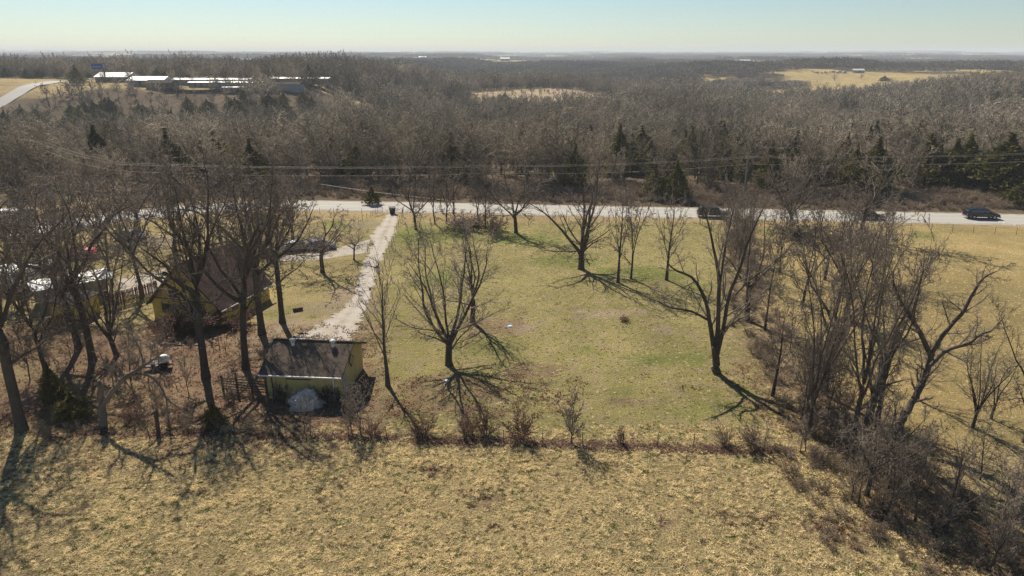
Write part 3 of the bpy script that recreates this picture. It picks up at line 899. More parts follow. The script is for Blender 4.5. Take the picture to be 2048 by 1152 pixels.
HEROES = [
 # px, py, top, half width, style, trunk width px, lean, density, label
 (898, 730, 458, 108, 'vase', 19, (0, 0), 1.0, 'broad low-forked bare tree, widest crown in the middle of the lawn'),
 (945, 645, 455, 72, 'upright', 14, (.02, 0), .8, 'upright bare tree standing just behind the broad low-forked one in the lawn'),
 (776, 772, 530, 58, 'slim', 11, (-.06, 0), .9, 'slender crooked bare tree beside the yellow garage'),
 (832, 459, 325, 50, 'oak', 9, (0, 0), .75, 'bare tree nearest the mouth of the gravel driveway'),
 (870, 448, 332, 36, 'upright', 7, (-.05, 0), .7, 'bare tree at the driveway end of the roadside brush clump'),
 (893, 447, 328, 34, 'upright', 6, (-.03, 0), .7, 'thin bare tree second in the roadside brush clump'),
 (909, 445, 336, 26, 'slim', 5, (0, 0), .7, 'straight thin bare tree in the middle of the roadside brush clump'),
 (957, 452, 338, 36, 'upright', 7, (-.04, 0), .7, 'bare tree with paired stem at the far end of the roadside brush clump'),
 (971, 456, 334, 36, 'upright', 7, (.03, 0), .7, 'forked bare tree last in the roadside brush clump'),
 (1032, 466, 322, 74, 'oak', 11, (0, 0), .85, 'wide-armed bare tree alone near the road with low spreading limbs'),
 (1162, 538, 328, 82, 'vase', 17, (0, 0), .95, 'large many-stemmed bare tree on the green patch of the back lawn'),
 (1236, 565, 385, 38, 'slim', 8, (0, 0), .8, 'slender bare tree nearest the large many-stemmed one'),
 (1262, 558, 352, 48, 'upright', 8, (0, 0), .8, 'tall slender bare tree, middle of the three thin ones on the back lawn'),
 (1333, 560, 400, 40, 'slim', 8, (.03, 0), .8, 'small slender bare tree nearest the fence row, last of three thin ones'),
 (1493, 640, 405, 78, 'oak', 15, (0, 0), .8, 'bare tree with thick straight trunk behind the tree with curved stems'),
 (1545, 792, 585, 42, 'slim', 9, (0, 0), .8, 'thin young bare tree at the lawn edge of the fence row'),
 (1580, 459, 258, 64, 'vase', 14, (0, 0), 1.0, 'tall vase-shaped bare tree at the roadside fence'),
 (1720, 473, 252, 88, 'oak', 17, (-.03, 0), 1.0, 'biggest spreading bare tree at the roadside, near a dark vehicle'),
 (1617, 868, 430, 72, 'vase', 20, (-.02, 0), .8, 'tall bare tree at the lawn side of the dense fence row'),
 (1650, 790, 425, 80, 'oak', 15, (0, 0), .8, 'tall bare tree rising mid fence row behind the front trunks'),
 (1702, 905, 415, 80, 'oak', 17, (.0, 0), .8, 'tall straight bare tree in the centre of the fence row thicket'),
 (1748, 885, 440, 78, 'oak', 16, (.03, 0), .75, 'tall bare tree beside the broken leaning trunk'),
 (1690, 640, 375, 75, 'vase', 12, (0, 0), .75, 'bare tree halfway back along the fence row'),
 (1605, 610, 380, 62, 'upright', 11, (0, 0), .75, 'bare tree on the lawn side halfway back along the fence row'),
 (1650, 560, 370, 62, 'oak', 10, (0, 0), .7, 'crooked bare tree toward the road in the fence row'),
 (1560, 545, 385, 45, 'upright', 8, (0, 0), .7, 'slight bare tree toward the road at the lawn edge of the fence row'),
 (1745, 560, 395, 60, 'vase', 9, (0, 0), .7, 'bare tree toward the road on the golden field side'),
 (1733, 992, 800, 75, 'oak', 19, (-.04, 0), .7, 'short leafless tree with double trunk nearest the camera in the fence row'),
 (1772, 975, 790, 65, 'oak', 17, (.05, 0), .7, 'short dark leafless tree beside the double-trunked front one'),
 (1888, 1065, 850, 52, 'slim', 9, (.04, 0), .7, 'thin pale sapling closest to the bottom edge of the fence row'),
 (1945, 855, 640, 52, 'vase', 8, (.06, 0), .6, 'low bushy bare tree on the golden field side of the thicket'),
 (1982, 838, 700, 48, 'upright', 7, (.1, 0), .6, 'leaning young bare tree at the golden field side of the thicket'),
 (2050, 885, 600, 75, 'oak', 12, (-.05, 0), .6, 'bare tree cut by the right picture edge'),
 (1835, 800, 640, 55, 'upright', 9, (.05, 0), .6, 'young bare tree behind the forked limb tree'),
 # left side, the oaks
 (44, 862, 322, 150, 'tall', 36, (-.01, 0), 1.15, 'giant oak with massive trunk at the left picture edge'),
 (105, 800, 440, 62, 'tall', 17, (0, 0), .8, 'vine-choked dark tree next to the giant left oak'),
 (158, 697, 318, 92, 'tall', 18, (0, 0), 1.0, 'bare oak in front of the small yellow shed, thinner of the pair'),
 (186, 722, 305, 100, 'tall', 23, (-.03, 0), 1.0, 'bare oak in front of the small yellow shed, thicker of the pair'),
 (234, 712, 420, 75, 'vase', 14, (-.05, 0), .8, 'y-forked bare tree between shed and yellow house'),
 (412, 755, 298, 112, 'tall', 25, (0, 0), 1.1, 'big straight bare oak in front of the yellow house gable'),
 (492, 738, 305, 100, 'tall', 20, (-.09, 0), 1.0, 'leaning bare oak between the yellow house and the garage'),
 (524, 668, 290, 105, 'tall', 23, (0, 0), 1.0, 'massive bare oak behind the garage roof corner'),
 (565, 645, 325, 85, 'tall', 15, (0, 0), .9, 'bare oak with low sweeping limbs by the driveway'),
 (645, 545, 412, 82, 'tall', 12, (0, 0), .95, 'low spreading bare tree in the side yard near the driveway'),
 (285, 592, 330, 75, 'tall', 13, (0, 0), .9, 'bare oak at the picket fence'),
 (225, 570, 320, 70, 'upright', 11, (0, 0), .85, 'upright bare tree behind the picket fence'),
 (135, 600, 330, 85, 'tall', 14, (0, 0), .9, 'bare oak behind the white-roofed carport'),
 (60, 590, 340, 85, 'tall', 14, (0, 0), .9, 'bare oak beyond the giant trunk, near the trailers'),
 (20, 520, 330, 85, 'upright', 12, (0, 0), .85, 'bare tree behind the trailers at the left edge'),
 (350, 500, 322, 80, 'vase', 12, (0, 0), .9, 'vase-shaped bare tree behind the yellow house'),
 (440, 478, 318, 78, 'upright', 11, (0, 0), .9, 'upright bare tree behind the house roof ridge'),
 (585, 480, 335, 60, 'vase', 10, (0, 0), .85, 'bare tree near the parked cars, on the road side'),
 (505, 492, 312, 80, 'tall', 12, (0, 0), .9, 'crooked bare tree between house roof and parked cars'),
 (120, 495, 330, 85, 'upright', 11, (0, 0), .85, 'bare tree in the back yard toward the road bend'),
 (195, 480, 325, 80, 'vase', 11, (0, 0), .85, 'bushy-topped bare tree toward the road bend'),
 (280, 470, 328, 72, 'tall', 11, (0, 0), .85, 'bare tree nearest the pale road bend'),
 (708, 520, 462, 36, 'tall', 5, (0, 0), .8, 'small bare tree with a round twiggy nest at the driveway bend'),
]
for i, (px, py, top, hw, st_, tw, lean, dn, lab) in enumerate(HEROES):
    far = py < 620
    lv = None
    sh = None
    if far and i not in (10,): sh = (False, i % (3 if st_ in ('tall', 'upright') else 2))
    elif st_ == 'tall': sh = (True, i % 4)
    elif 18 <= i <= 33 and py > 620: sh = (True, i % 2)
    hero(px, py, top, hw, st_, tw, lab, 100 + i, dens=dn * (.74 if far else .86), lean=lean, twig=0.018 if far else 0.0118, share=sh)

rh = np.random.default_rng(77)
THK = [tree_meshes(['upright', 'slim', 'vase', 'oak'][k], 8.5, 2.4, .09, 330 + k, (0, 0), .0115, .8) for k in range(4)]
for k in range(26):
    yy = rh.uniform(33, 112) if k > 12 else rh.uniform(30, 56)
    xx = float(hedge_x(yy)) + rh.normal() * (1.5 + (yy < 50) * 1.0)
    s_ = rh.uniform(.5, 1.4) * (.7 if yy < 40 else 1)
    place_tree('bare_tree', (xx, yy, -.02), THK[k % 4], 'slender bare tree packed into the fence row thicket', 'tree', 'slender bare trees of the fence row thicket', rh.uniform(0, 6), (s_, s_, s_ * rh.uniform(.9, 1.15)))

# --- trees whose limbs can be followed one by one in the photograph
def path_px(Y, pts, rng, wob=.5):
    out = []; n = len(pts)
    dy = 0
    for i, p in enumerate(pts):
        if i: dy += rng.uniform(-wob, wob)
        q = pt(p[0], p[1], Y + dy)
        out.append((q.x, q.y, q.z, p[2]) + tuple(p[3:]))
    return out

def custom_tree(px, py, paths, label, seed, lv, dens=1.0, twig=.009, mats=None, wob=.5, cat='tree', name='bare_tree'):
    b = g(px, py); rng = np.random.default_rng(seed)
    P = []
    for pth in paths:
        q = path_px(b.y, pth, rng, wob)
        P.append([(a[0] - b.x, a[1] - b.y, a[2] - b.z) + tuple(a[3:]) for a in q])
    STYLE['tmp'] = dict(fork=0, stems=1, sang=0, lv=lv)
    ms = tree_meshes('tmp', 1, 1, 1, seed, (0, 0), twig, dens, paths=P, mats=mats)
    return place_tree(name, b, ms, label, cat)

LV4 = [(11, .15, .98, 45, 16, .42, .45, .12, .07), (8, .12, .97, 42, 14, .5, .55, .14, .05), (6, .1, .97, 42, 15, .5, .5, .12, .04), (4, .1, .98, 42, 15, .55, .5, .1, .02)]
LV3 = [(12, .2, .98, 48, 16, .36, .42, .14, .08), (8, .12, .97, 42, 16, .5, .5, .14, .05), (6, .1, .97, 42, 17, .55, .5, .14, .04), (4, .1, .98, 42, 18, .6, .6, .1, .02)]

custom_tree(1430, 745, [
  [(1434, 752, .42, 0), (1432, 725, .34, 0), (1431, 690, .30, 0)],
  [(1430, 712, .24), (1420, 650, .20), (1410, 600, .17), (1385, 555, .13), (1350, 540, .09), (1330, 520, .04)],
  [(1418, 640, .12), (1380, 622, .10), (1340, 615, .08), (1310, 600, .04)],
  [(1431, 712, .26), (1436, 640, .21), (1438, 560, .17), (1428, 500, .12), (1415, 440, .07), (1400, 400, .03)],
  [(1434, 712, .23), (1446, 660, .19), (1456, 600, .16), (1478, 540, .13), (1497, 480, .09), (1520, 430, .06), (1535, 400, .03)],
  [(1438, 580, .12), (1450, 500, .1), (1462, 440, .06), (1470, 405, .03)],
  [(1470, 590, .08), (1500, 560, .07), (1540, 530, .04), (1570, 505, .02)],
 ], 'bare tree with curved stems fanning from one thick foot at the lawn edge', 301, LV4, .85, wob=.8)
custom_tree(1792, 885, [
  [(1790, 890, .34, 0), (1800, 850, .29, 0), (1815, 815, .26, 0)],
  [(1812, 825, .27), (1835, 785, .25), (1856, 735, .23), (1866, 700, .20)],
  [(1862, 715, .19), (1842, 670, .17), (1822, 635, .15), (1800, 600, .12), (1786, 560, .07), (1790, 530, .03)],
  [(1864, 705, .17), (1890, 665, .15), (1925, 625, .13), (1950, 580, .10), (1968, 555, .07), (2000, 540, .03)],
  [(1862, 730, .15), (1895, 700, .13), (1935, 688, .12), (1962, 668, .09), (1985, 660, .06), (2015, 625, .03)],
  [(1822, 635, .08), (1835, 590, .07), (1845, 545, .04), (1850, 500, .02)],
 ], 'bare tree with long sinuous limbs forking over the golden field', 302, LV3, .9, wob=.6)
custom_tree(1722, 880, [
  [(1722, 890, .33, 0), (1735, 840, .30, 0), (1755, 780, .27, 0), (1775, 715, .24, 0), (1790, 680, .20, 0), (1799, 655, .04, 0)],
  [(1732, 850, .20), (1750, 800, .15), (1775, 770, .10), (1810, 760, .05)],
  [(1745, 800, .1), (1738, 740, .08), (1725, 680, .05), (1730, 620, .03)],
 ], 'broken trunk leaning with a splintered pointed top', 303, LV3, .7)
custom_tree(207, 853, [
  [(207, 860, .36, 0), (206, 840, .29, 0), (204, 810, .27, 0), (201, 780, .24, 0), (198, 757, .14, 0)],
  [(206, 812, .20), (228, 780, .18), (248, 755, .17), (272, 742, .15), (292, 728, .11), (312, 716, .07), (330, 700, .03)],
  [(250, 757, .14), (275, 747, .12), (302, 752, .11), (322, 775, .10), (335, 800, .08), (362, 818, .05), (385, 838, .03)],
  [(228, 780, .07), (222, 745, .06), (205, 720, .04), (195, 690, .02)],
  [(288, 732, .07), (280, 700, .06), (268, 675, .04), (255, 650, .02)],
  [(333, 800, .06), (336, 835, .05), (338, 862, .03)],
 ], 'snapped weathered stump with one limb arching out over the leaves', 304, LV3, .8, mats=(M['snag'], M['twig']), wob=.35)

# --- saplings and bushes
SHRUBS = {}
def shrub(px, py, top, hw, label, seed, mat=None, name='bush', group=None, cat='bush', tr=.035, twig=.007, dens=1.0):
    b = g(px, py); s = scale_at(py); h = pt(px, top, b.y).z
    mt = mat or M['twig_red']
    key = (mt.name, py > 700, seed % 2)
    if key not in SHRUBS: SHRUBS[key] = tree_meshes('shrub', 1.8, 1.3, .026, seed, (0, 0), twig, dens, mats=(mt, mt))
    return place_tree(name, b, SHRUBS[key], label, cat, group, seed * 1.9, (hw * s / 1.3, hw * s / 1.3, h / 1.8), parts=('stems', 'twigs'))

for i, (px, py, top, hw, lab) in enumerate([
  (847, 868, 815, 34, 'reddish leafless bush in the front fence line, first to the right of the garage'),
  (935, 872, 822, 26, 'small round leafless bush, first of a touching pair at the front fence'),
  (973, 874, 818, 28, 'small round leafless bush, second of a touching pair at the front fence'),
  (1041, 880, 816, 38, 'round dense reddish bush standing alone at the front fence'),
  (1237, 886, 850, 13, 'tiny leafless shoot at the front fence'),
  (1447, 888, 845, 22, 'low pale bush at the front fence near the thicket'),
  (1520, 900, 850, 40, 'wide low brown bush where the front fence meets the thicket'),
  (745, 872, 835, 30, 'sparse reddish bush at the fence just past the garage saplings'),
  (268, 850, 812, 32, 'dark low heap-like bush beside the snapped stump'),
  (400, 660, 612, 60, 'dark tangled bush in front of the yellow gable wall'),
  (345, 668, 630, 45, 'smaller dark tangled bush at the near corner of the yellow house'),
  (480, 652, 622, 40, 'dark bush along the side wall of the yellow house'),
  (925, 452, 425, 60, 'low tangled brush under the roadside trees'),
  (565, 803, 762, 26, 'dark leafless bush against the garage wall, at its far-left corner'),
  (648, 806, 768, 30, 'dark leafless bush against the garage wall behind the tarpaulin heap'),
  (672, 812, 775, 26, 'dark leafless bush at the garage corner nearest the saplings'),
  (985, 460, 432, 30, 'low brush at the end of the roadside trees'),
  (1600, 475, 440, 70, 'low dark brush under the tall vase-shaped roadside tree'),
  (1690, 490, 455, 60, 'low dark brush under the biggest roadside tree'),
  ]):
    shrub(px, py, top, hw, lab, 500 + i, mat=M['bark'] if i in (13, 14, 15) else M['brush'] if i in (5, 6, 12, 16, 17, 18) else None, tr=.03, twig=.008 if py > 700 else .014)

SAP = [tree_meshes(['upright', 'slim', 'vase', 'upright'][k], 4.5, 1.6, .05, 360 + k, (0, 0), .009, .72) for k in range(4)]
for i, (px, py, top, hw, tw, lab) in enumerate([
  (1143, 888, 772, 55, 6, 'bare sapling with wide fine crown alone at the front fence'),
  (610, 868, 772, 34, 7, 'forked sapling in front of the covered heap by the garage'),
  (703, 866, 760, 38, 6, 'twiggy sapling in front of the garage corner'),
  (722, 870, 748, 42, 7, 'taller twiggy sapling beside the garage corner'),
  (262, 760, 640, 40, 6, 'thin multi-branched sapling behind the arching limb'),
  (318, 740, 640, 50, 6, 'spreading sapling beside the white tank in the leaves'),
  (378, 790, 690, 28, 4, 'thin upright sapling before the straight oak'),
  (148, 740, 640, 40, 5, 'thin sapling under the pair of shed oaks'),
  (60, 760, 620, 45, 6, 'scrubby sapling hugging the giant oak trunk'),
  (455, 800, 735, 30, 4, 'scrubby young tree near the board fence'),
  (300, 880, 780, 26, 3, 'wispy sapling beneath the arching limb'),
  (560, 800, 750, 20, 3, 'wispy sapling at the garage back corner'),
  (1820, 965, 850, 45, 6, 'scrubby sapling low in the front of the thicket'),
  (1960, 960, 830, 50, 6, 'scrubby sapling at the outer edge of the thicket'),
  (1610, 905, 820, 36, 5, 'scrubby sapling where lawn meets thicket'),
  (2010, 1010, 900, 50, 5, 'wispy sapling near the lower right corner'),
  (1580, 700, 590, 36, 5, 'thin sapling at the lawn edge, further back'),
  (1400, 450, 405, 16, 3, 'small sapling at the road fence behind the lawn'),
  (1548, 462, 395, 14, 3, 'thin straight sapling next to the vase-shaped roadside tree'),
  (1558, 461, 392, 12, 3, 'second thin straight sapling next to the vase-shaped roadside tree'),
  ]):
    b_ = g(px, py); s_ = scale_at(py); kk_ = (1 if i % 3 == 1 else 0) if i > 3 else 2 + i % 2
    place_tree('sapling', b_, SAP[kk_], lab, 'sapling', None, i * 1.7, (hw * s_ / 1.6, hw * s_ / 1.6, pt(px, top, b_.y).z / 4.5))

# --- evergreens
def cedar_meshes(h, r, seed, n=2600, size=.34, mat=None, round_=0.8):
    rng = np.random.default_rng(seed)
    m = n
    t = rng.beta(1.15, 1.7, m)                   # height share
    prof = np.sin(np.clip(t * 1.06 + .10, 0, 1) * PI) ** .6 * (1 - t) ** round_ * 1.55
    az = rng.uniform(0, 2 * PI, m)
    lob = 1 + .34 * np.sin(az * 3 + t * 9 + seed) + .28 * np.sin(az * 5 - t * 23 + seed * 2)
    rr = prof * r * lob * np.sqrt(rng.uniform(.25, 1.0, m))
    c = np.stack([np.cos(az) * rr, np.sin(az) * rr, .06 * h + t * h * .96], 1)
    out = np.stack([np.cos(az), np.sin(az), np.full(m, .65)], 1)
    u = _norm(out + rng.normal(size=(m, 3)) * .55); w = _norm(np.cross(u, rng.normal(size=(m, 3))))
    s = size * rng.uniform(.5, 1.3, m)[:, None]
    V = np.concatenate([c - w * s * .45, c + w * s * .45, c + u * s * 1.1, c - u * s * .3 + np.cross(u, w) * s * .4], 0)
    i = np.arange(m)
    F = np.concatenate([np.stack([i, i + m, i + 2 * m], 1), np.stack([i, i + 3 * m, i + 2 * m], 1)])
    crown = np_mesh('crown', V, [F], mat=mat or M['cedar'])
    P = np.array([[[0, 0, -.1], [0, 0, h * .4], [0, 0, h * .85]]]); R = np.array([[r * .09, r * .06, r * .02]])
    return np_mesh('trunk', *tube(P, R, 6), mat=M['bark']), crown

CEDARS = [cedar_meshes(8, 2.3, 40 + i, 3000, .36, round_=[.75, .95, .6, .85][i]) for i in range(4)]
def put_cedar(loc, h, r, label, k, group=None, name='cedar_tree', rz=0):
    return place_tree(name, loc, CEDARS[k % 4], label, 'evergreen', group, rz, (r / 2.3, r / 2.3, h / 8))
def cedar_px(px, py, top, hw, label, k, group=None):
    b = g(px, py); t = math.hypot(b.y, CAM_H)
    put_cedar(b, pt(px, top, b.y).z - b.z, hw * b.y / 1311, label, k, group, rz=k * 1.3)
cedar_px(745, 409, 372, 13, 'small dark columnar cedar standing alone at the far road edge', 0)
cedar_px(1847, 372, 268, 40, 'dark broad cedar at the forest edge, nearest the biggest roadside tree', 1)
cedar_px(1898, 376, 280, 32, 'pointed cedar in the middle of the three big roadside cedars', 2)
cedar_px(2000, 388, 268, 56, 'largest bushy olive cedar at the forest edge above the dark pickup', 3)
cedar_px(2040, 412, 360, 28, 'low round olive cedar by the road at the right edge', 1)
cedar_px(1350, 400, 322, 20, 'dark cedar behind the road, in line with the back lawn trees', 0)
cedar_px(1308, 398, 328, 15, 'slim dark cedar beside another behind the road', 2)
cedar_px(150, 835, 785, 28, 'low olive cedar bush beside the giant left oak', 3)
cedar_px(430, 852, 805, 20, 'small thin olive cedar near the rotten posts', 1)
cedar_px(112, 812, 725, 19, 'dark vine-covered evergreen column by the giant oak', 2)

# ------------------------------------------------------------------ the woods beyond the road
WMATS = (M['wood_bark'], M['wood_twig'])
WOOD = []
for i in range(8):
    WOOD.append(tree_meshes(['vase', 'upright', 'oak', 'vase'][i % 4], 11.5, 5.0, .22, 900 + i, (0, 0), .030, .95, sides=(6, 4, 3, 3), levels=3, mats=WMATS))
def joined(i):
    """one light mesh of a whole tree for those too far to show parts"""
    return tree_meshes(['vase', 'upright', 'oak', 'vase'][i % 4], 11.5, 5.4, .26, 950 + i, (0, 0), .042, .8, sides=(4, 3, 3, 3), levels=3, mats=(M['wood_twig'],) * 2, one=True)
LIGHT = [joined(i) for i in range(7)]
FARL = [tree_meshes(['vase', 'oak', 'upright'][i % 3], 11.5, 5.6, .3, 980 + i, (0, 0), .095, .6, sides=(3, 3, 3, 3), levels=3, mats=(M['wood_twig'],) * 2, one=True) for i in range(4)]

def jitter_grid(x0, x1, y0, y1, d, rng):
    xs = np.arange(x0, x1, d); ys = np.arange(y0, y1, d)
    X, Y = np.meshgrid(xs, ys)
    X = X + rng.uniform(-.5, .5, X.shape) * d; Y = Y + rng.uniform(-.5, .5, Y.shape) * d
    return X.ravel(), Y.ravel()

def road_line(X):
    return np.interp(X, [-120, -76, -60, -37, 20, 61, 120, 200, 330], [84, 118, 131, 132.6, 127.2, 123.2, 117.5, 110, 97])

rng = np.random.default_rng(11)
X, Y = jitter_grid(-620, 620, 100, 760, 6.4, rng)
edge = np.maximum(road_line(X) + 14 + 5 * vnoise(X / 12, Y * 0, 4), 0)
keep = (Y > edge) & (np.abs(X) < .80 * Y + 25) & ((clear_mask(X, Y) < .35) | ((np.abs(X - 30) < 75) & (Y > 470) & (rng.uniform(size=len(X)) < .42)))
keep &= ~((X < -75) & (Y < 138))
hr = np.interp(Y, HILLROAD[:, 1], HILLROAD[:, 0])
keep &= ~((np.abs(X - hr) < 11) & (Y > 290) & (Y < 500))
# grassy margin beside the hill road
keep &= ~((X > hr) & (X < hr + 28) & (Y > 330) & (Y < 420) & (vnoise(X / 9, Y / 9, 8) > .3))
den = fbm(X / 30, Y / 30, 61)
keep &= (rng.uniform(size=len(X)) < np.clip(.35 + den * 1.2, 0, 1))
X, Y = X[keep], Y[keep]
Z = height(X, Y)
n = len(X)
# which are evergreen: in groups
ever = fbm(X / 22, Y / 22, 71) + .11 * sstep(-10, 25, X) * (1 - sstep(190, 300, Y)) * (1 - .5 * sstep(70, 110, X)) + .09 * (X < -70) * (Y > 190) * (Y < 330)
is_c = (ever > .62) & (rng.uniform(size=n) < .5) & (Y < 560)
is_c |= (rng.uniform(size=n) < .02)
thin = np.zeros(n, bool)
for px_, py_, rr_ in [(1847, 372, 5), (1898, 376, 5), (2000, 388, 7), (1350, 400, 4), (1308, 398, 3)]:
    c_ = g(px_, py_)
    thin |= (np.abs(X - c_.x) < rr_) & (Y > c_.y - 12) & (Y < c_.y + 3)
for px_, py_, rr_, pr_ in [(1340, 300, 13, .8), (1150, 300, 9, .6), (1420, 262, 14, .5), (1290, 350, 7, .8), (1180, 330, 9, .6), (1530, 245, 16, .5), (985, 292, 6, .9), (1240, 330, 10, .7), (1640, 260, 12, .4),
                     (430, 238, 22, .45), (250, 242, 24, .4), (560, 232, 14, .4), (100, 290, 16, .8), (200, 230, 22, .35), (310, 285, 14, .8), (620, 205, 16, .5), (500, 262, 14, .7), (350, 215, 20, .25), (60, 240, 18, .6), (730, 255, 12, .4), (1570, 205, 20, .4), (1990, 215, 22, .6), (1700, 200, 20, .4), (1430, 330, 8, .7), (880, 300, 7, .3)]:
    c_ = g(px_, py_)
    inz_ = (((X - c_.x) / rr_) ** 2 + ((Y - c_.y) / (rr_ * 1.4)) ** 2 < 1)
    is_c |= inz_ & (rng.uniform(size=n) < pr_)
    thin |= inz_ & ~is_c & (rng.uniform(size=n) < .72)
D = np.hypot(X, Y)
hs = (.62 + .75 * rng.uniform(0, 1, n) ** 1.6) * (.75 + .6 * fbm(X / 38, Y / 38, 19))
def front_of_clearing(X, Y, reach):
    D = np.hypot(X, Y); f = 0 * X
    for r_ in np.linspace(.25, 1, 4) * reach: f = np.maximum(f, clear_mask(X * (1 + r_ / D), Y * (1 + r_ / D)))
    return f
front = np.where(Y > 560, front_of_clearing(X, Y, 120), np.where(X < -80, front_of_clearing(X, Y, 34), front_of_clearing(X, Y, 55)))
hs = hs * (1 - np.where((X < -80) & (Y < 560), .45, .55) * sstep(.2, .6, front) * (Y > 330))
hs = np.where(clear_mask(X, Y) >= .35, rng.uniform(.18, .4, n), hs)
is_c &= ~(front > .3)
ci = np.nonzero(is_c)[0]; ci = ci[np.argsort(D[ci])]
for q, i in enumerate(ci[:240]):
    h = rng.uniform(6.5, 12.5)
    put_cedar((X[i], Y[i], Z[i] - .1), h, h * rng.uniform(.22, .36), 'dark evergreen cedar among the bare trees of the wood', q, 'cedars scattered through the bare wood', rz=rng.uniform(0, 6))
bi = np.nonzero(~is_c & ~thin)[0]; bi = bi[np.argsort(D[bi])]
NEAR = 225
for q, i in enumerate(bi[:NEAR]):
    s = hs[i]
    place_tree('bare_tree', (X[i], Y[i], Z[i] - .1), WOOD[q % 8], 'bare grey-brown tree in the wood beyond the road', 'tree', 'bare trees of the wood beyond the road', rng.uniform(0, 6.28), (s * rng.uniform(.9, 1.15), s * rng.uniform(.9, 1.15), s))
rest_c = ci[240:]
rest = bi[NEAR:]
coll = source('woodland_kinds', [mesh_obj('a_tree_%d' % i, m_) for i, m_ in enumerate(LIGHT)] + [mesh_obj('b_tree_%d' % i, m_) for i, m_ in enumerate(FARL)] + [mesh_obj('c_tree_%d' % i, CEDARS[i][1]) for i in range(4)])
pk = np.where(D[rest] < 380, rng.integers(0, 7, len(rest)), rng.integers(7, 11, len(rest)))
allX = np.concatenate([X[rest], X[rest_c]]); allY = np.concatenate([Y[rest], Y[rest_c]]); allZ = np.concatenate([Z[rest], Z[rest_c]])
sc_ = np.concatenate([np.repeat(hs[rest][:, None], 3, 1), np.stack([rng.uniform(.7, 1.5, len(rest_c)), rng.uniform(.7, 1.5, len(rest_c)), rng.uniform(.5, 1.1, len(rest_c))], 1)])
pick = np.concatenate([pk, rng.integers(11, 15, len(rest_c))])
rot = np.stack([rng.normal(size=len(allX)) * .05, rng.normal(size=len(allX)) * .05, rng.uniform(0, 6.28, len(allX))], 1)
scatter('woodland', 'bare winter woodland filling the valley beyond the highway', 'woodland', np.stack([allX, allY, allZ], 1), rot, sc_, pick, coll)

# woodland further out: clumps of crowns
def clump(seed, size=46, n=42, tri=56):
    rng = np.random.default_rng(seed)
    cx = rng.uniform(-size / 2, size / 2, n); cy = rng.uniform(-size / 2, size / 2, n); hh = rng.uniform(7, 12, n)
    m = n * tri; k = np.repeat(np.arange(n), tri)
    th = rng.uniform(0, 6.28, m); ph = np.arccos(rng.uniform(-.3, 1, m)); q = rng.uniform(.75, 1.05, m)
    c = np.stack([cx[k] + np.sin(ph) * np.cos(th) * 4.2 * q, cy[k] + np.sin(ph) * np.sin(th) * 4.2 * q, hh[k] * (.52 + .46 * np.cos(ph) * q)], 1)
    u = _norm(rng.normal(size=(m, 3)) + np.array([0, 0, .8])); w = _norm(np.cross(u, rng.normal(size=(m, 3))))
    s = rng.uniform(1.2, 2.6, m)[:, None]
    V = np.concatenate([c - w * s * .22, c + w * s * .22, c + u * s], 0)
    i = np.arange(m)
    return np_mesh('clump', V, [np.stack([i, i + m, i + 2 * m], 1)], mat=M['far_wood'])
coll2 = source('far_kinds', [mesh_obj('clump_%d' % i, clump(60 + i)) for i in range(4)])
P = []
for (y0, y1, d) in ((735, 1500, 34), (1500, 3200, 46), (3200, 8600, 105)):
    X, Y = jitter_grid(-.82 * y1, .82 * y1, y0, y1, d, rng)
    k = (np.abs(X) < .8 * Y + 30) & (clear_mask(X, Y) < .4)
    if y0 >= 3200: k &= fbm(X / 500, Y / 350, 14) > .40
    sc = np.full(k.sum(), 1.0 if y0 < 3200 else 2.0)
    P.append(np.stack([X[k], Y[k], sc], 1))
P = np.concatenate(P)
Z = height(P[:, 0], P[:, 1])
zf = (.75 + .5 * vnoise(P[:, 0] / 90, P[:, 1] / 90, 6)) * (1 - .5 * sstep(.2, .6, front_of_clearing(P[:, 0], P[:, 1], 110)))
scl = np.stack([P[:, 2], P[:, 2], zf], 1)
rot = np.zeros((len(P), 3)); rot[:, 2] = rng.uniform(0, 6.28, len(P))
scatter('far_woodland', 'hazy wooded hills fading to blue at the horizon', 'woodland', np.stack([P[:, 0], P[:, 1], Z - .5], 1), rot, scl, rng.integers(0, 4, len(P)), coll2)

# brush beyond the road and undergrowth in the fence row
BR = []
for i in range(5):
    V = tree_meshes('shrub', 1.9, 1.5, .03, 820 + i, (0, 0), .013, .8, sides=(3, 3, 3, 3), levels=3, mats=(M['brush'],) * 2, one=True)
    BR.append(V)
coll3 = source('brush_kinds', [mesh_obj('brush_%d' % i, m_) for i, m_ in enumerate(BR)])
X, Y = jitter_grid(-130, 190, 90, 175, 1.7, rng)
o_ = Y - road_line(X)
k = (o_ > 6.0 + 1.5 * vnoise(X / 6, Y / 6, 2)) & (o_ < 26) & (vnoise(X / 7, Y / 7, 9) + .35 * (o_ > 9) > .42) & (X > -75)
X, Y = X[k], Y[k]; n = len(X)
s = rng.uniform(.5, 1.05, n) * (.75 + .3 * sstep(8, 14, Y - road_line(X)))
scatter('roadside_brush', 'tangled brown brush along the far side of the highway', 'brush', np.stack([X, Y, height(X, Y) - .05], 1), np.stack([0 * X, 0 * X, rng.uniform(0, 6, n)], 1), np.stack([s * 1.15, s * 1.15, s], 1), rng.integers(0, 5, n), coll3)
X, Y = jitter_grid(15, 60, 22, 119, .85, rng)
dx = np.abs(X - hedge_x(Y)); wd = np.interp(Y, [20, 30, 40, 55, 80, 120], [12, 9.5, 6.5, 3.6, 2.8, 2.4])
k = (dx < wd * (.75 + .5 * vnoise(X / 3, Y / 3, 5))) & (rng.uniform(size=len(X)) < np.where(Y > 52, .24, .42))
X, Y = X[k], Y[k]; n = len(X); s = rng.uniform(.22, .8, n) * (1.15 - .5 * (dx[k] / wd[k]))
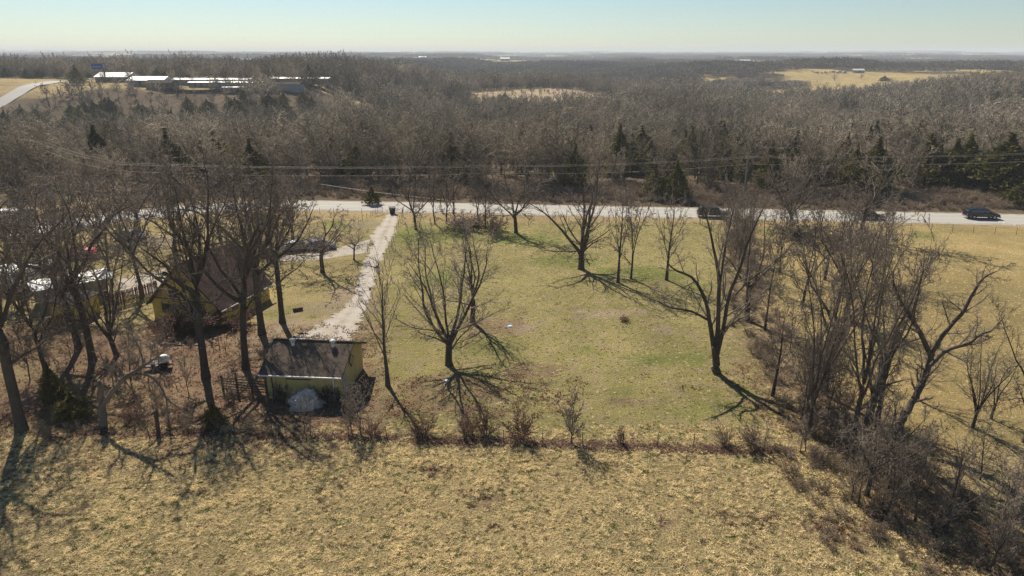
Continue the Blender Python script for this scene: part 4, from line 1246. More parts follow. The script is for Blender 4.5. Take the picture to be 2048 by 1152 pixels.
scatter('undergrowth', 'tangled leafless undergrowth filling the fence row thicket', 'undergrowth', np.stack([X, Y, 0 * X - .03], 1), np.stack([rng.normal(size=n) * .15, rng.normal(size=n) * .15, rng.uniform(0, 6, n)], 1), np.stack([s, s, s], 1), rng.integers(0, 5, n), coll3)
# thin undergrowth under the oaks on the left
X, Y = jitter_grid(-52, -14, 46, 66, 1.3, rng)
k = (rng.uniform(size=len(X)) < .10 + .30 * np.exp(-((Y - 48.5) / 1.6) ** 2) * (X < -22)) & ~((np.abs(X + 17.5) < 5) & (np.abs(Y - 55.5) < 5))
X, Y = X[k], Y[k]; n = len(X); s = rng.uniform(.25, .75, n)
scatter('undergrowth', 'sparse leafless sprouts in the leaf litter under the oaks', 'undergrowth', np.stack([X, Y, 0 * X], 1), np.stack([0 * X, 0 * X, rng.uniform(0, 6, n)], 1), np.stack([s * .7, s * .7, s], 1), rng.integers(0, 5, n), coll3)

# ------------------------------------------------------------------ garage
def uv_planar(o, ax, ay):
    me = o.data; uv = me.uv_layers.new(name='UVMap')
    ax = Vector(ax).normalized(); ay = Vector(ay).normalized()
    for l in me.loops:
        c = me.vertices[l.vertex_index].co
        uv.data[l.index].uv = (c.dot(ax), c.dot(ay))

def roof_slab(parent, mat, p0, p1, p2, p3, th=.12, name='roof_slope'):
    """p0,p1 along the eave, p3,p2 along the ridge"""
    p = [Vector(v) for v in (p0, p1, p2, p3)]
    n = (p[1] - p[0]).cross(p[3] - p[0]).normalized()
    mb = MB(); q = [v - n * th for v in p]
    mb.poly([*p, *q], [[0, 1, 2, 3], [7, 6, 5, 4], [0, 4, 5, 1], [1, 5, 6, 2], [2, 6, 7, 3], [3, 7, 4, 0]])
    o = mb.build(name, mat, parent)
    uv_planar(o, p[1] - p[0], p[3] - p[0])
    return o

gb = g(682, 803); ga = g(536, 797)
rz = math.atan2((gb - ga).y, (gb - ga).x)
W = (gb - ga).length; Dp = 6.6; Hh = 2.62; RH = 1.42
G = empty('garage', ga, rz, 'yellow garage with brown shingle roof and two white roof vents', 'garage')
t_ = .12
MB().box((W / 2, t_ / 2, Hh / 2), (W, t_, Hh)).build('front_wall', M['yellow'], G)
MB().box((W / 2, Dp - t_ / 2, Hh / 2), (W, t_, Hh)).build('back_wall', M['yellow'], G)
for x in (t_ / 2, W - t_ / 2):
    MB().prism([(x - t_ / 2, 0), (x + t_ / 2, 0), (x + t_ / 2, Hh), (x - t_ / 2, Hh)], t_ + .002, Dp - t_ - .002).build('side_wall', M['yellow'], G)
    mb = MB(); x0 = x - t_ / 2; x1 = x + t_ / 2
    mb.poly([(x0, .02, Hh + .003), (x0, Dp - .02, Hh + .003), (x0, Dp / 2, Hh + RH - .14), (x1, .02, Hh + .003), (x1, Dp - .02, Hh + .003), (x1, Dp / 2, Hh + RH - .14)],
            [[0, 1, 2], [3, 5, 4], [0, 3, 4, 1], [1, 4, 5, 2], [2, 5, 3, 0]])
    mb.build('gable_wall', M['yellow'], G)
oh = .45; ox = .38; sl = RH / (Dp / 2)
roof = roof_slab(G, M['shingle'], (-ox, -oh, Hh - oh * sl + .06), (W + ox, -oh, Hh - oh * sl + .06), (W + ox, Dp / 2, Hh + RH + .06), (-ox, Dp / 2, Hh + RH + .06))
roof_slab(G, M['shingle'], (W + ox, Dp + oh, Hh - oh * sl + .057), (-ox, Dp + oh, Hh - oh * sl + .057), (-ox, Dp / 2 + .003, Hh + RH + .057), (W + ox, Dp / 2 + .003, Hh + RH + .057))
MB().box((W / 2, Dp / 2, Hh + RH + .075), (W + 2 * ox, .26, .05), bev=.012).build('ridge_cap', M['shingle'], G)
MB().box((W / 2, -oh - .06, Hh - oh * sl - .02), (W + 2 * ox, .11, .11), bev=.02).build('gutter', M['white'], G)
MB().box((W / 2, -oh + .014, Hh - oh * sl - .06), (W + 2 * ox - .02, .025, .14)).build('fascia', M['yellow_trim'], G)
for x in (-ox, W + ox):
    for s_ in (0, 1):
        a = Vector((x + (.015 if x > 0 else -.015), -oh if s_ == 0 else Dp + oh, Hh - oh * sl - .02)); b = Vector((a.x, Dp / 2, Hh + RH - .02))
        d = b - a
        MB().box((a + b) / 2, (.03, d.length, .17), rx=math.atan2(d.z, d.y) if s_ == 0 else math.atan2(d.z, d.y)).build('bargeboard', M['yellow_trim'], G)
MB().cyl((.55, -.05, 0), (.55, -.05, Hh - .3), .035).cyl((.55, -.05, Hh - .3), (.62, -oh, Hh - oh * sl - .05), .035).build('downspout', M['dark'], G)
MB().cyl((W - .5, -.06, 0), (W - .5, -.06, Hh - .25), .055).build('downspout', M['white'], G)
MB().box((-.004 + .05, -.02, Hh / 2), (.1, .04, Hh - .02)).build('corner_board', M['yellow_trim'], G)
MB().box((2.9, -.03, 1.95), (2.2, .05, .09)).build('track_rail', M['yellow_trim'], G)
fr = MB().box((W + .03, Dp / 2, Hh - .25), (.05, .95, .95), rx=PI / 4).build('gable_window', M['yellow_trim'], G)
MB().box((W + .062, Dp / 2, Hh - .25), (.02, .72, .72), rx=PI / 4).build('pane', M['glass'], fr)
dr = MB().box((W + .03, 1.25, 1.0), (.05, .85, 1.98)).build('side_door', M['tanwall'], G)
for fx in (.24, .80):
    x = fx * W; y = Dp / 2 - .55; z = Hh + RH * (1 - .55 / (Dp / 2)) + .05
    v = MB().cyl((x, y, z - .1), (x, y, z + .32), .15, n=14).build('roof_vent', M['white'], G)
    MB().sphere((x, y, z + .46), (.26, .26, .2), 16, 8).build('turbine_head', M['white'], v, smooth=True)
    for q in range(10):
        a = q * PI / 5
        MB().box((x + math.cos(a) * .262, y + math.sin(a) * .262, z + .44), (.02, .06, .26), rz=a).build('vane', M['grey'], v)

# tarpaulin heap in front of the garage
def lumpy(c, s, seed, mat, name, label, cat, amp=.3, u=40, v=24):
    bm = bmesh.new()
    bmesh.ops.create_uvsphere(bm, u_segments=u, v_segments=v, radius=1.0)
    from mathutils import noise as mn
    for w in bm.verts:
        n_ = w.co.copy()
        k = 1 + amp * mn.noise(n_ * 1.7 + Vector((seed, 0, 0))) + amp * .5 * mn.noise(n_ * 4.5 + Vector((0, seed, 0)))
        k += amp * .5 * abs(mn.noise(Vector((n_.x * 7, n_.y * 7, n_.z * 1.5 + seed))))
        w.co = Vector((n_.x * s[0] * k, n_.y * s[1] * k, max(n_.z * s[2] * k, -.02) if n_.z > -.2 else -.02))
        if n_.z <= 0: w.co.x *= 1.05; w.co.y *= 1.05
    me = bpy.data.meshes.new(name); bm.to_mesh(me); bm.free()
    me.materials.append(mat)
    o = bpy.data.objects.new(name, me); COL.objects.link(o); o.location = c
    return tag(o, label, cat)
M['tarp'] = simple('pale_tarpaulin', (0.62, 0.60, 0.58), (0.20, 0.18, 0.17), 1.6, 0.45, 0.4, bmp=.6)
lumpy(g(610, 812), (1.35, .95, 1.25), 3.3, M['tarp'], 'covered_heap', 'pale tarpaulin heap slumped in front of the garage wall', 'tarpaulin', .38)

# ------------------------------------------------------------------ house with the steep gable
ha = g(310, 636); hb = g(446, 651)
rz = math.atan2((hb - ha).y, (hb - ha).x); W = 8.8; L = 8.9; E = 2.15; R = 6.7
Hs = empty('house', ha, rz, 'old yellow house with steep gable and reddish-brown shingle roof behind the oaks', 'house')
MB().prism([(0, 0), (W, 0), (W, E), (W / 2, R - .15), (0, E)], 0, .14).build('gable_wall', M['yellow_house'], Hs)
MB().prism([(0, 0), (W, 0), (W, E), (W / 2, R - .15), (0, E)], L - .14, L).build('gable_wall', M['yellow_house'], Hs)
for x in (.07, W - .07): MB().box((x, L / 2, E / 2 - .02), (.14, L - .29, E - .04)).build('side_wall', M['yellow_house'], Hs)
sl = (R - E) / (W / 2); oh = .35
roof_slab(Hs, M['shingle_red'], (-oh, -.45, E - oh * sl + .05), (W / 2, -.45, R + .05), (W / 2, L + .4, R + .05), (-oh, L + .4, E - oh * sl + .05), .14)
rs = roof_slab(Hs, M['shingle_red'], (W + oh, L + .4, E - oh * sl + .05), (W / 2 + .003, L + .4, R + .05), (W / 2 + .003, -.45, R + .05), (W + oh, -.45, E - oh * sl + .05), .14)
for o in list(Hs.children):
    if o.name.startswith('roof_slope'):
        o.data.uv_layers.remove(o.data.uv_layers[0])
        s_ = 1 if o is not rs else -1
        uv_planar(o, (0, 1, 0), (s_ * (W / 2), 0, R - E))
for s_ in (-1, 1):
    a = Vector((W / 2 + s_ * (W / 2 + oh), -.47, E - oh * sl - .05)); b = Vector((W / 2, -.47, R - .05)); d = b - a
    MB().box((a + b) / 2, (d.length, .05, .22), ry=-math.atan2(d.z, d.x)).build('bargeboard', M['yellow_trim'], Hs)
MB().box((W + oh + .03, L / 2, E - oh * sl - .04), (.06, L + .8, .12)).build('gutter', M['white'], Hs)
def win(parent, cx, cz, w, h, y=-.02, div=1):
    f = MB().box((cx, y, cz + h / 2 + .04), (w + .16, .06, .08)).box((cx, y, cz - h / 2 - .04), (w + .16, .06, .08)).box((cx - w / 2 - .04, y, cz), (.08, .06, h - .002)).box((cx + w / 2 + .04, y, cz), (.08, .06, h - .002))
    for k in range(1, div + 1): f.box((cx - w / 2 + w * k / (div + 1), y, cz), (.05, .05, h - .004))
    f = f.build('window', M['yellow_trim'], parent)
    MB().box((cx, y + .01, cz), (w - .002, .03, h - .002)).build('pane', M['glass'], f)
win(Hs, 2.15, 1.40, 1.7, .85, div=2)
win(Hs, 2.95, 3.25, .95, .95); win(Hs, 5.65, 3.25, .95, .95)
win(Hs, 4.4, 4.75, .7, .4, div=0)
MB().box((4.4, -.025, 2.5), (8.0, .04, .12)).build('belt_board', M['yellow_trim'], Hs)
d = MB().box((5.6, -.03, 1.0), (.95, .06, 2.0)).build('front_door', M['dark'], Hs)
MB().sphere((5.95, -.08, 1.0), (.04, .04, .04), 8, 6).build('handle', M['rim'], d)
pr = MB().box((5.5, -.85, 2.18), (2.6, 1.7, .09), rx=.10, bev=.02).build('porch_roof', M['yellow_trim'], Hs)
for x in (4.3, 6.7): MB().box((x, -1.6, 1.02), (.1, .1, 2.04)).build('porch_post', M['white'], Hs)
MB().box((5.5, -.85, .10), (2.6, 1.68, .2)).build('porch_floor', M['tanwall'], Hs)
for y in (2.4, 6.2):
    f = MB().box((W + .02, y, 1.35), (.05, 1.1, .85)).build('window', M['yellow_trim'], Hs)
    MB().box((W + .05, y, 1.35), (.02, .96, .7)).build('pane', M['glass'], f)
# satellite dish beside the house
dp = g(333, 566)
dd = empty('satellite_dish', dp, 0, 'dark grey satellite dish on a short pole by the near corner of the house', 'satellite dish')
MB().cyl((0, 0, 0), (0, 0, 1.1), .04).build('pole', M['grey'], dd)
dm = MB(); dm.sphere((0, 0, 0), (.42, .10, .42), 18, 10); o = dm.build('dish', M['dark'], dd, (0, -.05, 1.25), smooth=True); o.rotation_euler = (.5, 0, .3)
MB().cyl((0, -.05, 1.2), (0, -.5, 1.35), .015).build('feed_arm', M['grey'], dd)

# ------------------------------------------------------------------ shed, picket fences, carport, trailers
sa = g(183, 636); sb = g(208, 623); rz = math.atan2((sb - sa).y, (sb - sa).x)
Sd = empty('shed', g(153, 648), rz, 'small yellow shed with pale flat-pitched roof at the end of the picket fence', 'shed')
SW = (sb - g(153, 648)).length; SH = 2.15
MB().box((SW / 2, .05, SH / 2), (SW, .1, SH)).build('front_wall', M['yellow_house'], Sd)
MB().box((SW / 2, 2.75, SH / 2 + .15), (SW, .1, SH + .3)).build('back_wall', M['yellow_house'], Sd)
for x in (.05, SW - .05): MB().box((x, 1.4, SH / 2), (.1, 2.58, SH)).build('side_wall', M['yellow_house'], Sd)
MB().box((SW / 2, 1.4, SH + .22), (SW + .5, 3.3, .09), rx=.10).build('roof', M['shingle_grey'], Sd)
MB().box((SW / 2, -.012, SH / 2 - .1), (.08, .03, SH - .3)).build('corner_board', M['yellow_trim'], Sd)

def picket_fence(a, b, h, label, sp=.16):
    d = b - a; Ln = math.hypot(d.x, d.y)
    e = empty('picket_fence', a, math.atan2(d.y, d.x), label, 'fence')
    n_ = int(Ln / sp)
    mb = MB().box((0, 0, h / 2 - .02), (.11, .02, h - .04)).poly([(-.055, -.01, h - .04), (.055, -.01, h - .04), (0, -.01, h + .04), (-.055, .01, h - .04), (.055, .01, h - .04), (0, .01, h + .04)], [[0, 1, 2], [3, 5, 4], [0, 2, 5, 3], [1, 4, 5, 2]])
    p0 = mb.build('picket', M['plank'], e, (sp / 2, 0, .03))
    rr = random.Random(4)
    for k in range(1, n_):
        c = p0.copy(); COL.objects.link(c); c.parent = e
        c.location = (sp / 2 + k * sp, rr.uniform(-.008, .008), .03 + rr.uniform(-.04, .04)); c.rotation_euler = (0, rr.uniform(-.03, .03), 0)
    for z in (.45, h - .35): MB().box((Ln / 2, .045, z), (Ln, .05, .09)).build('rail', M['plank'], e)
    for k in range(int(Ln / 2.3) + 1): MB().box((min(k * 2.3, Ln), .12, h / 2), (.1, .1, h + .1)).build('post', M['post'], e)
picket_fence(g(212, 622), g(319, 588), 1.75, 'brown picket fence running from the shed toward the house')
picket_fence(g(92, 668), g(152, 648), 1.6, 'dark brown picket fence on the near side of the shed')

ca = g(84, 640)
Cp = empty('carport', g(78, 622), math.radians(40), 'long low carport with bright white metal roof behind the shed', 'carport')
MB().box((3.9, 1.7, 2.55), (8.4, 3.9, .10), rx=.07, bev=.02).build('roof', M['white_roof'], Cp)
for x in (.2, 2.6, 5.1, 7.5):
    for y in (.15, 3.25): MB().box((x, y, 1.25 + (.1 if y > 1 else 0)), (.12, .12, 2.4)).build('post', M['grey'], Cp)
MB().box((3.9, 3.3, 1.2), (7.6, .06, 2.3)).build('back_panel', M['tanwall'], Cp)

def trailer(loc, rz, L, H, label, mat):
    e = empty('travel_trailer', loc, rz, label, 'trailer')
    MB().prism([(-L / 2, .55), (L / 2 - .35, .55), (L / 2, 1.1), (L / 2 - .2, H - .2), (L / 2 - .7, H), (-L / 2 + .3, H), (-L / 2, H - .3)], -1.15, 1.15).build('body', mat, e)
    MB().box((0, 0, H + .03), (L - 1.2, 2.1, .06)).build('roof_skin', M['white_roof'], e)
    for x in (-.5, .5):
        for y in (-1.05, 1.05): MB().cyl((x, y - .1, .34), (x, y + .1, .34), .34, n=16).build('wheel', M['tyre'], e)
    for x in (-L / 3, L / 6): MB().box((x, -1.16, 1.7), (.9, .03, .5)).build('window', M['glass'], e)
    MB().box((L / 2.9, -1.16, 1.45), (.65, .03, 1.6)).build('door', M['grey'], e)
    MB().cyl((L / 2 - .1, 0, .55), (L / 2 + 1, 0, .5), .05).build('hitch', M['dark'], e)
    MB().box((-L / 5, 0, H + .18), (.8, .6, .24), bev=.05).build('roof_unit', M['white'], e)
trailer(g(80, 572), math.radians(62), 6.5, 2.75, 'white travel trailer parked beyond the carport', M['white'])
trailer(g(25, 572), math.radians(70), 5.5, 2.6, 'white travel trailer nearest the left edge, behind the oak trunk', M['white'])
trailer(g(15, 452), math.radians(10), 7.5, 2.8, 'far white trailer near the road bend at the left edge', M['white'])

# ------------------------------------------------------------------ vehicles
def vehicle(name, loc, rz, label, mat, L=5.4, Wd=1.95, H=1.85, kind='pickup'):
    e = empty(name, loc, rz, label, 'pickup truck' if kind == 'pickup' else 'car')
    h0 = .42; hb = H * .56
    if kind == 'pickup':
        low = [(-L/2, h0), (-L/2 + .05, hb), (L/2 - .95, hb - .01), (L/2 - .12, hb - .13), (L/2, h0 + .38), (L/2 - .02, h0)]
        top = [(-L/2 + .10, hb + .002), (-L/2 + .34, H - .06), (-L/2 + .6, H), (.55, H), (.75, H - .05), (1.42, hb + .002)]
    else:
        low = [(-L/2, h0 - .08), (-L/2 + .04, hb - .05), (-L/2 + .3, hb), (L/2 - 1.2, hb), (L/2 - .2, hb - .2), (L/2, h0 + .2), (L/2 - .04, h0 - .08)]
        top = [(-L/2 + .25, hb + .002), (-L/2 + .9, H - .05), (-.3, H), (.5, H - .06), (L/2 - 1.25, hb + .002)]
    def body(outline, w0, nm, m_, par, taper=0.0):
        mb = MB(); mb.prism(outline, -w0, w0)
        if taper:
            zs = [v.co.z for v in mb.bm.verts]; z0, z1 = min(zs), max(zs)
            for v in mb.bm.verts: v.co.y *= 1 - taper * (v.co.z - z0) / (z1 - z0)
        bmesh.ops.bevel(mb.bm, geom=list(mb.bm.edges), offset=.045, segments=2, affect='EDGES')
        return mb.build(nm, m_, par, smooth=False)
    body(low, Wd / 2, 'body', mat, e)
    cab = body(top, Wd / 2 - .05, 'cabin', mat, e, .14)
    if kind == 'pickup': wins = [(-L/2 + .55, .75, 1.3), (-.45, .42, .8), (.60, .42, .72)]
    else: wins = [(-.75, .35, .9), (.35, .33, .95)]
    hz = (hb + H) / 2
    for s_ in (-1, 1):
        for cx, hh, ww in (wins if kind != 'pickup' else [(-L/2 + 1.2, .34, 1.25), (-.42, .36, .78), (.52, .36, .8)]):
            o = MB().box((cx, s_ * (Wd / 2 - .085), hz), (ww, .02, hh), rx=s_ * .28 * .5).build('side_window', M['glass'], e)
        MB().box((.25, s_ * (Wd / 2 + .006), hb - .12), (.16, .02, .03)).build('door_handle', M['rim'], e)
        MB().box((1.0, s_ * (Wd / 2 + .10), hb + .12), (.12, .2, .18), bev=.03).build('mirror', mat, e)
        MB().box((L / 2 - .06, s_ * (Wd / 2 - .3), h0 + .36), (.14, .36, .16), bev=.03).build('headlight', M['lamp'], e)
        MB().box((-L / 2 - .002, s_ * (Wd / 2 - .16), h0 + .45), (.06, .16, .34)).build('tail_light', M['lamp_red'], e)
    x1 = 1.15 if kind == 'pickup' else L / 2 - 1.45
    sx = .62 if kind == 'pickup' else .75
    MB().box((x1, 0, hz + .02), (.03, Wd - .5, .62), ry=-.95).build('windscreen', M['glass'], e)
    MB().box((-L / 2 + .20, 0, hz), (.03, Wd - .55, .4), ry=.35).build('rear_window', M['glass'], e)
    MB().box((L / 2 + .03, 0, h0 + .02), (.14, Wd - .06, .24), bev=.04).build('front_bumper', M['dark'], e)
    MB().box((-L / 2 - .06, 0, h0 + .02), (.14, Wd - .06, .2), bev=.04).build('rear_bumper', M['rim'], e)
    MB().box((L / 2 + .006, 0, h0 + .34), (.03, .95, .26)).build('grille', M['dark'], e)
    r = .39 if kind == 'pickup' else .33
    for x in (-L / 2 + 1.15, L / 2 - .95):
        for s_ in (-1, 1):
            ty = MB().cyl((x, s_ * (Wd / 2 - .26), r), (x, s_ * (Wd / 2 + .015), r), r, n=24).build('wheel', M['tyre'], e)
            MB().cyl((x, s_ * (Wd / 2), r), (x, s_ * (Wd / 2 + .03), r), r * .58, n=16).build('rim', M['rim'], ty)
    return e
ra = -5.8
vehicle('pickup_truck', g(1961, 437) + Vector((0, 0, .035)), math.radians(ra), 'navy pickup truck with a matching bed topper driving on the highway', M['car_navy'], 5.5)
vehicle('pickup_truck', g(1425, 434) + Vector((0, 0, .035)), math.radians(ra), 'black pickup truck on the highway half hidden behind the lawn trees', M['car_black'], 5.4)
vehicle('parked_car', g(1738, 438) + Vector((0, 0, .035)), math.radians(ra), 'black car on the highway behind the biggest roadside tree', M['car_black'], 4.6, 1.8, 1.5, 'car')
vehicle('parked_car', g(597, 500), math.radians(20), 'white car parked in the side yard behind twigs', M['car_white'], 4.6, 1.8, 1.45, 'car')
vehicle('parked_car', g(640, 498), math.radians(12), 'blue car parked in the side yard', M['car_blue'], 4.5, 1.8, 1.45, 'car')
vehicle('parked_car', g(262, 478), math.radians(15), 'white car parked toward the road bend', M['car_white'], 4.6, 1.8, 1.45, 'car')
vehicle('parked_car', g(170, 516), math.radians(190), 'red car parked beyond the picket fence', M['car_red'], 4.4, 1.75, 1.4, 'car')

# wheeled bin at the end of the drive
bn = empty('rubbish_bin', g(785, 428), .2, 'dark wheeled rubbish bin with open lid at the mouth of the driveway', 'bin')
mb = MB(); mb.poly([(-.42, -.4, .1), (.42, -.4, .1), (.42, .4, .1), (-.42, .4, .1), (-.6, -.52, 1.15), (.6, -.52, 1.15), (.6, .52, 1.15), (-.6, .52, 1.15)], [[3, 2, 1, 0], [4, 5, 6, 7], [0, 1, 5, 4], [1, 2, 6, 5], [2, 3, 7, 6], [3, 0, 4, 7]])
mb.build('bin_body', M['dark'], bn)
MB().box((0, .1, 1.24), (1.25, 1.0, .08), rx=.12, bev=.03).build('lid', M['dark'], bn)
for x in (-.35, .35): MB().cyl((x - .05, .4, .13), (x + .05, .4, .13), .13, n=14).build('wheel', M['tyre'], bn)
MB().cyl((-.4, .6, 1.08), (.4, .6, 1.08), .025).build('handle', M['dark'], bn)
# mailbox on its post beside the drive
mbx = empty('mailbox', g(806, 434), 0, 'mailbox on a wooden post beside the driveway mouth', 'mailbox')
MB().box((0, 0, .55), (.1, .1, 1.1)).build('post', M['post'], mbx)
MB().prism([(-.12, 1.1), (.12, 1.1), (.12, 1.26), (.07, 1.36), (-.07, 1.36), (-.12, 1.26)], -.25, .25).build('box', M['dark'], mbx)
MB().box((.13, .05, 1.28), (.02, .03, .16)).build('flag', M['car_red'], mbx)

# ------------------------------------------------------------------ wire and rail fences
def wire_fence(a, b, label, sp=3.0, h=1.25, nw=3, r=.035, post='steel'):
    d = b - a; Ln = math.hypot(d.x, d.y)
    e = empty('wire_fence', a, math.atan2(d.y, d.x), label, 'fence')
    n_ = max(2, int(round(Ln / sp)) + 1)
    m_ = M['post']
    p0 = MB().cyl((0, 0, -.1), (0, 0, h), r, r * .8, 6).build('post', m_, e, (0, 0, 0))
    rr = random.Random(9)
    for k in range(1, n_):
        c = p0.copy(); COL.objects.link(c); c.parent = e; c.location = (Ln * k / (n_ - 1), 0, 0); c.rotation_euler = (rr.uniform(-.05, .05), rr.uniform(-.06, .06), 0)
    for q in range(nw):
        z = h * (.3 + .62 * q / max(1, nw - 1))
        P = np.array([[[x, .03, z - .03 * math.sin(PI * ((x / Ln * (n_ - 1)) % 1))] for x in np.linspace(0, Ln, (n_ - 1) * 3 + 1)]])
        link_mesh('wire', np_mesh('wire', *tube(P, np.full(P.shape[:2], .007), 3, False), mat=M['fwire']), e)
wire_fence(g(1245, 893), g(1600, 905), 'wire fence on thin steel posts along the front edge of the lawn', 2.6)
wire_fence(g(470, 868), g(1245, 893), 'wire fence buried in brown leaves along the front of the yard', 2.9, 1.1)
wire_fence(g(1780, 458), g(2120, 474), 'wire fence between the golden field and the highway verge', 3.0, 1.25)
wire_fence(g(1100, 446), g(1560, 452), 'wire fence along the back of the lawn by the highway', 3.2, 1.2)
wire_fence(g(803, 436), g(765, 545), 'wire fence beside the gravel driveway on the lawn side', 3.2, 1.2)
wire_fence(g(640, 428), g(752, 430), 'wire fence along the verge on the house side of the driveway', 2.4, 1.2)
wire_fence(g(742, 436), g(690, 462), 'short wire fence angling from the driveway gate into the yard', 1.6, 1.2)
wire_fence(g(310, 660), g(120, 640), 'low wire fence crossing the yard in front of the house', 3.0, 1.0, 2)

bf = empty('board_fence', g(447, 782), math.atan2((g(536, 790) - g(447, 782)).y, (g(536, 790) - g(447, 782)).x), 'weathered rail fence between the straight oak and the garage', 'fence')
Lb = (g(534, 790) - g(447, 782)).length
for k, x in enumerate(np.linspace(0, Lb, 4)): MB().box((x, 0, .75 if k != 1 else .95), (.14, .14, 1.5 if k != 1 else 1.9)).build('post', M['post'], bf)
for q in range(5): MB().box((Lb / 2, -.1, .3 + q * .25), (Lb, .03, .09)).build('rail', M['post'], bf)
for i, (px, py, h) in enumerate([(318, 865, 1.9), (712, 0, 0)][:1]):
    p = empty('old_post', g(px, py), 0, 'lone thick dark fence post in the leaves near the arching limb', 'post')
    MB().box((0, 0, h / 2), (.24, .24, h), ry=.03, bev=.04).build('post_shaft', M['post'], p)
    MB().box((0, 0, h + .02), (.18, .2, .08), bev=.02).build('post_top', M['snag'], p)
for i, (px, py, h, lab) in enumerate([(427, 700, 1.1, 'thin garden stake nearest the big straight oak'), (439, 696, 1.3, 'middle thin garden stake by the house'), (452, 705, 1.2, 'thin garden stake furthest from the big straight oak')]):
    p = empty('garden_stake', g(px, py), 0, lab, 'stake')
    MB().cyl((0, 0, 0), (0, 0, h), .035, .025, 6).build('stake', M['post'], p)
    MB().cyl((0, 0, h), (0, 0, h + .07), .03, .003, 6).build('pointed_tip', M['post'], p)

# gate beside the driveway
gt = empty('gate', g(745, 434), math.radians(65), 'pale tube farm gate standing open beside the driveway', 'gate')
for q in range(5): MB().cyl((0, 0, .25 + q * .22), (3.2, 0, .25 + q * .22), .025, n=8).build('rail', M['grey'], gt)
for x in (0, 1.6, 3.2): MB().cyl((x, .0, .2), (x, .0, 1.2), .03, n=8).build('upright', M['grey'], gt)

# white tank on a low trailer
tk = empty('tank_trailer', g(318, 738), math.radians(18), 'white rounded tank on a low dark trailer with an orange tail', 'trailer')
MB().box((0, 0, .5), (2.3, 1.0, .1)).build('deck', M['dark'], tk)
MB().sphere((.55, 0, .98), (.52, .40, .42), 20, 12).build('tank', M['white'], tk, smooth=True)
MB().sphere((-.42, -.1, .75), (.22, .2, .2), 14, 8).build('drum', M['white'], tk, smooth=True)
MB().box((1.05, -.42, .58), (.32, .14, .16), bev=.03).build('orange_tail', M['orange'], tk)
MB().box((-1.15, 0, .85), (.1, .8, .7)).build('headboard', M['dark'], tk)
for x in (-.3, .45):
    for y in (-.55, .55): MB().cyl((x, y - .08, .27), (x, y + .08, .27), .27, n=14).build('wheel', M['tyre'], tk)
# brick-edged bed, fallen trunk, disc, brush heap, litter
sc = empty('woven_basket', g(596, 622), .5, 'short reddish log lying at the driveway side of the house', 'log')
sc.name = 'cut_log'
MB().cyl((-.55, 0, .2), (.55, 0, .2), .22, .2, 12).build('log_body', M['plank'], sc)
MB().cyl((.551, 0, .2), (.56, 0, .2), .19, .19, 12).build('cut_face', M['tanwall'], sc)
dsc = empty('plastic_lid', g(1020, 653), 0, 'pale blue plastic lid lying on the bare lawn', 'lid')
MB().cyl((0, 0, .03), (0, 0, .10), .24, .22, 20).build('lid_top', M['lid_blue'], dsc)
MB().cyl((0, 0, .0), (0, 0, .03), .27, .27, 20).build('rim', M['white'], dsc)
shrub(1250, 642, 633, 14, 'small pile of dark sticks on the lawn', 540, name='brush_pile', cat='stick pile', tr=.02)
for o in bpy.data.objects['brush_pile'].children: o['kind'] = 'stuff'
for i, (px, py, lab) in enumerate([(2009, 446, 'crumpled white litter nearest the pickup on the verge'), (2030, 451, 'crumpled white litter furthest along the verge'), (893, 762, 'pale rag lying in the shadow of the broad lawn tree')]):
    lumpy(g(px, py), (.28, .2, .12), 5 + i, M['white'], 'litter', lab, 'litter', .4, 14, 8)
def log(a, b, r, label):
    P = np.array([[list(a + (b - a) * t + Vector((0, 0, r * .8 + .1 * math.sin(t * 7)))) for t in np.linspace(0, 1, 8)]])
    e = empty('fallen_log', a, 0, label, 'log')
    P -= np.array(a)
    link_mesh('log_body', np_mesh('log_body', *tube(P, np.full((1, 8), r) * np.linspace(1, .6, 8), 8, True), smooth=True, mat=M['snag']), e)
    q = (b - a) * .5
    P2 = np.array([[list(q + Vector((0, 0, r))), list(q + Vector((.4, .3, .6))), list(q + Vector((.6, .7, .9)))]])
    link_mesh('broken_branch', np_mesh('broken_branch', *tube(P2, np.array([[r * .4, r * .3, r * .1]]), 5, True), mat=M['snag']), e)
log(g(1765, 1035), g(1830, 1075), .14, 'pale fallen log at the front foot of the thicket')
log(g(320, 691), g(405, 692), .10, 'pale straight log edging the bed before the house')

# ------------------------------------------------------------------ poles and power lines
def pole(loc, h, label, arm=True, rz=0):
    e = empty('utility_pole', loc, rz, label, 'utility pole')
    MB().cyl((0, 0, -.3), (0, 0, h), .16, .11, 10).build('shaft', M['pole'], e)
    if arm:
        MB().box((0, -.13, h - .45), (2.2, .1, .12)).build('crossarm', M['pole'], e)
        for x in (-.95, 0, .95): MB().cyl((x, -.13, h - .39), (x, -.13, h - .2), .05, .035, 8).build('insulator', M['grey'], e)
    return e
def wire(pts_, label, r=.022, sag=.6):
    e = []
    for a, b in zip(pts_[:-1], pts_[1:]):
        for t in np.linspace(0, 1, 16, endpoint=False):
            p = Vector(a) * (1 - t) + Vector(b) * t; p.z -= sag * 4 * t * (1 - t); e.append(list(p))
    e.append(list(pts_[-1]))
    P = np.array([e])
    return tag(link_mesh('power_line', np_mesh('power_line', *tube(P, np.full(P.shape[:2], r), 4, False), mat=M['wire'])), label, 'power line')
PP = []
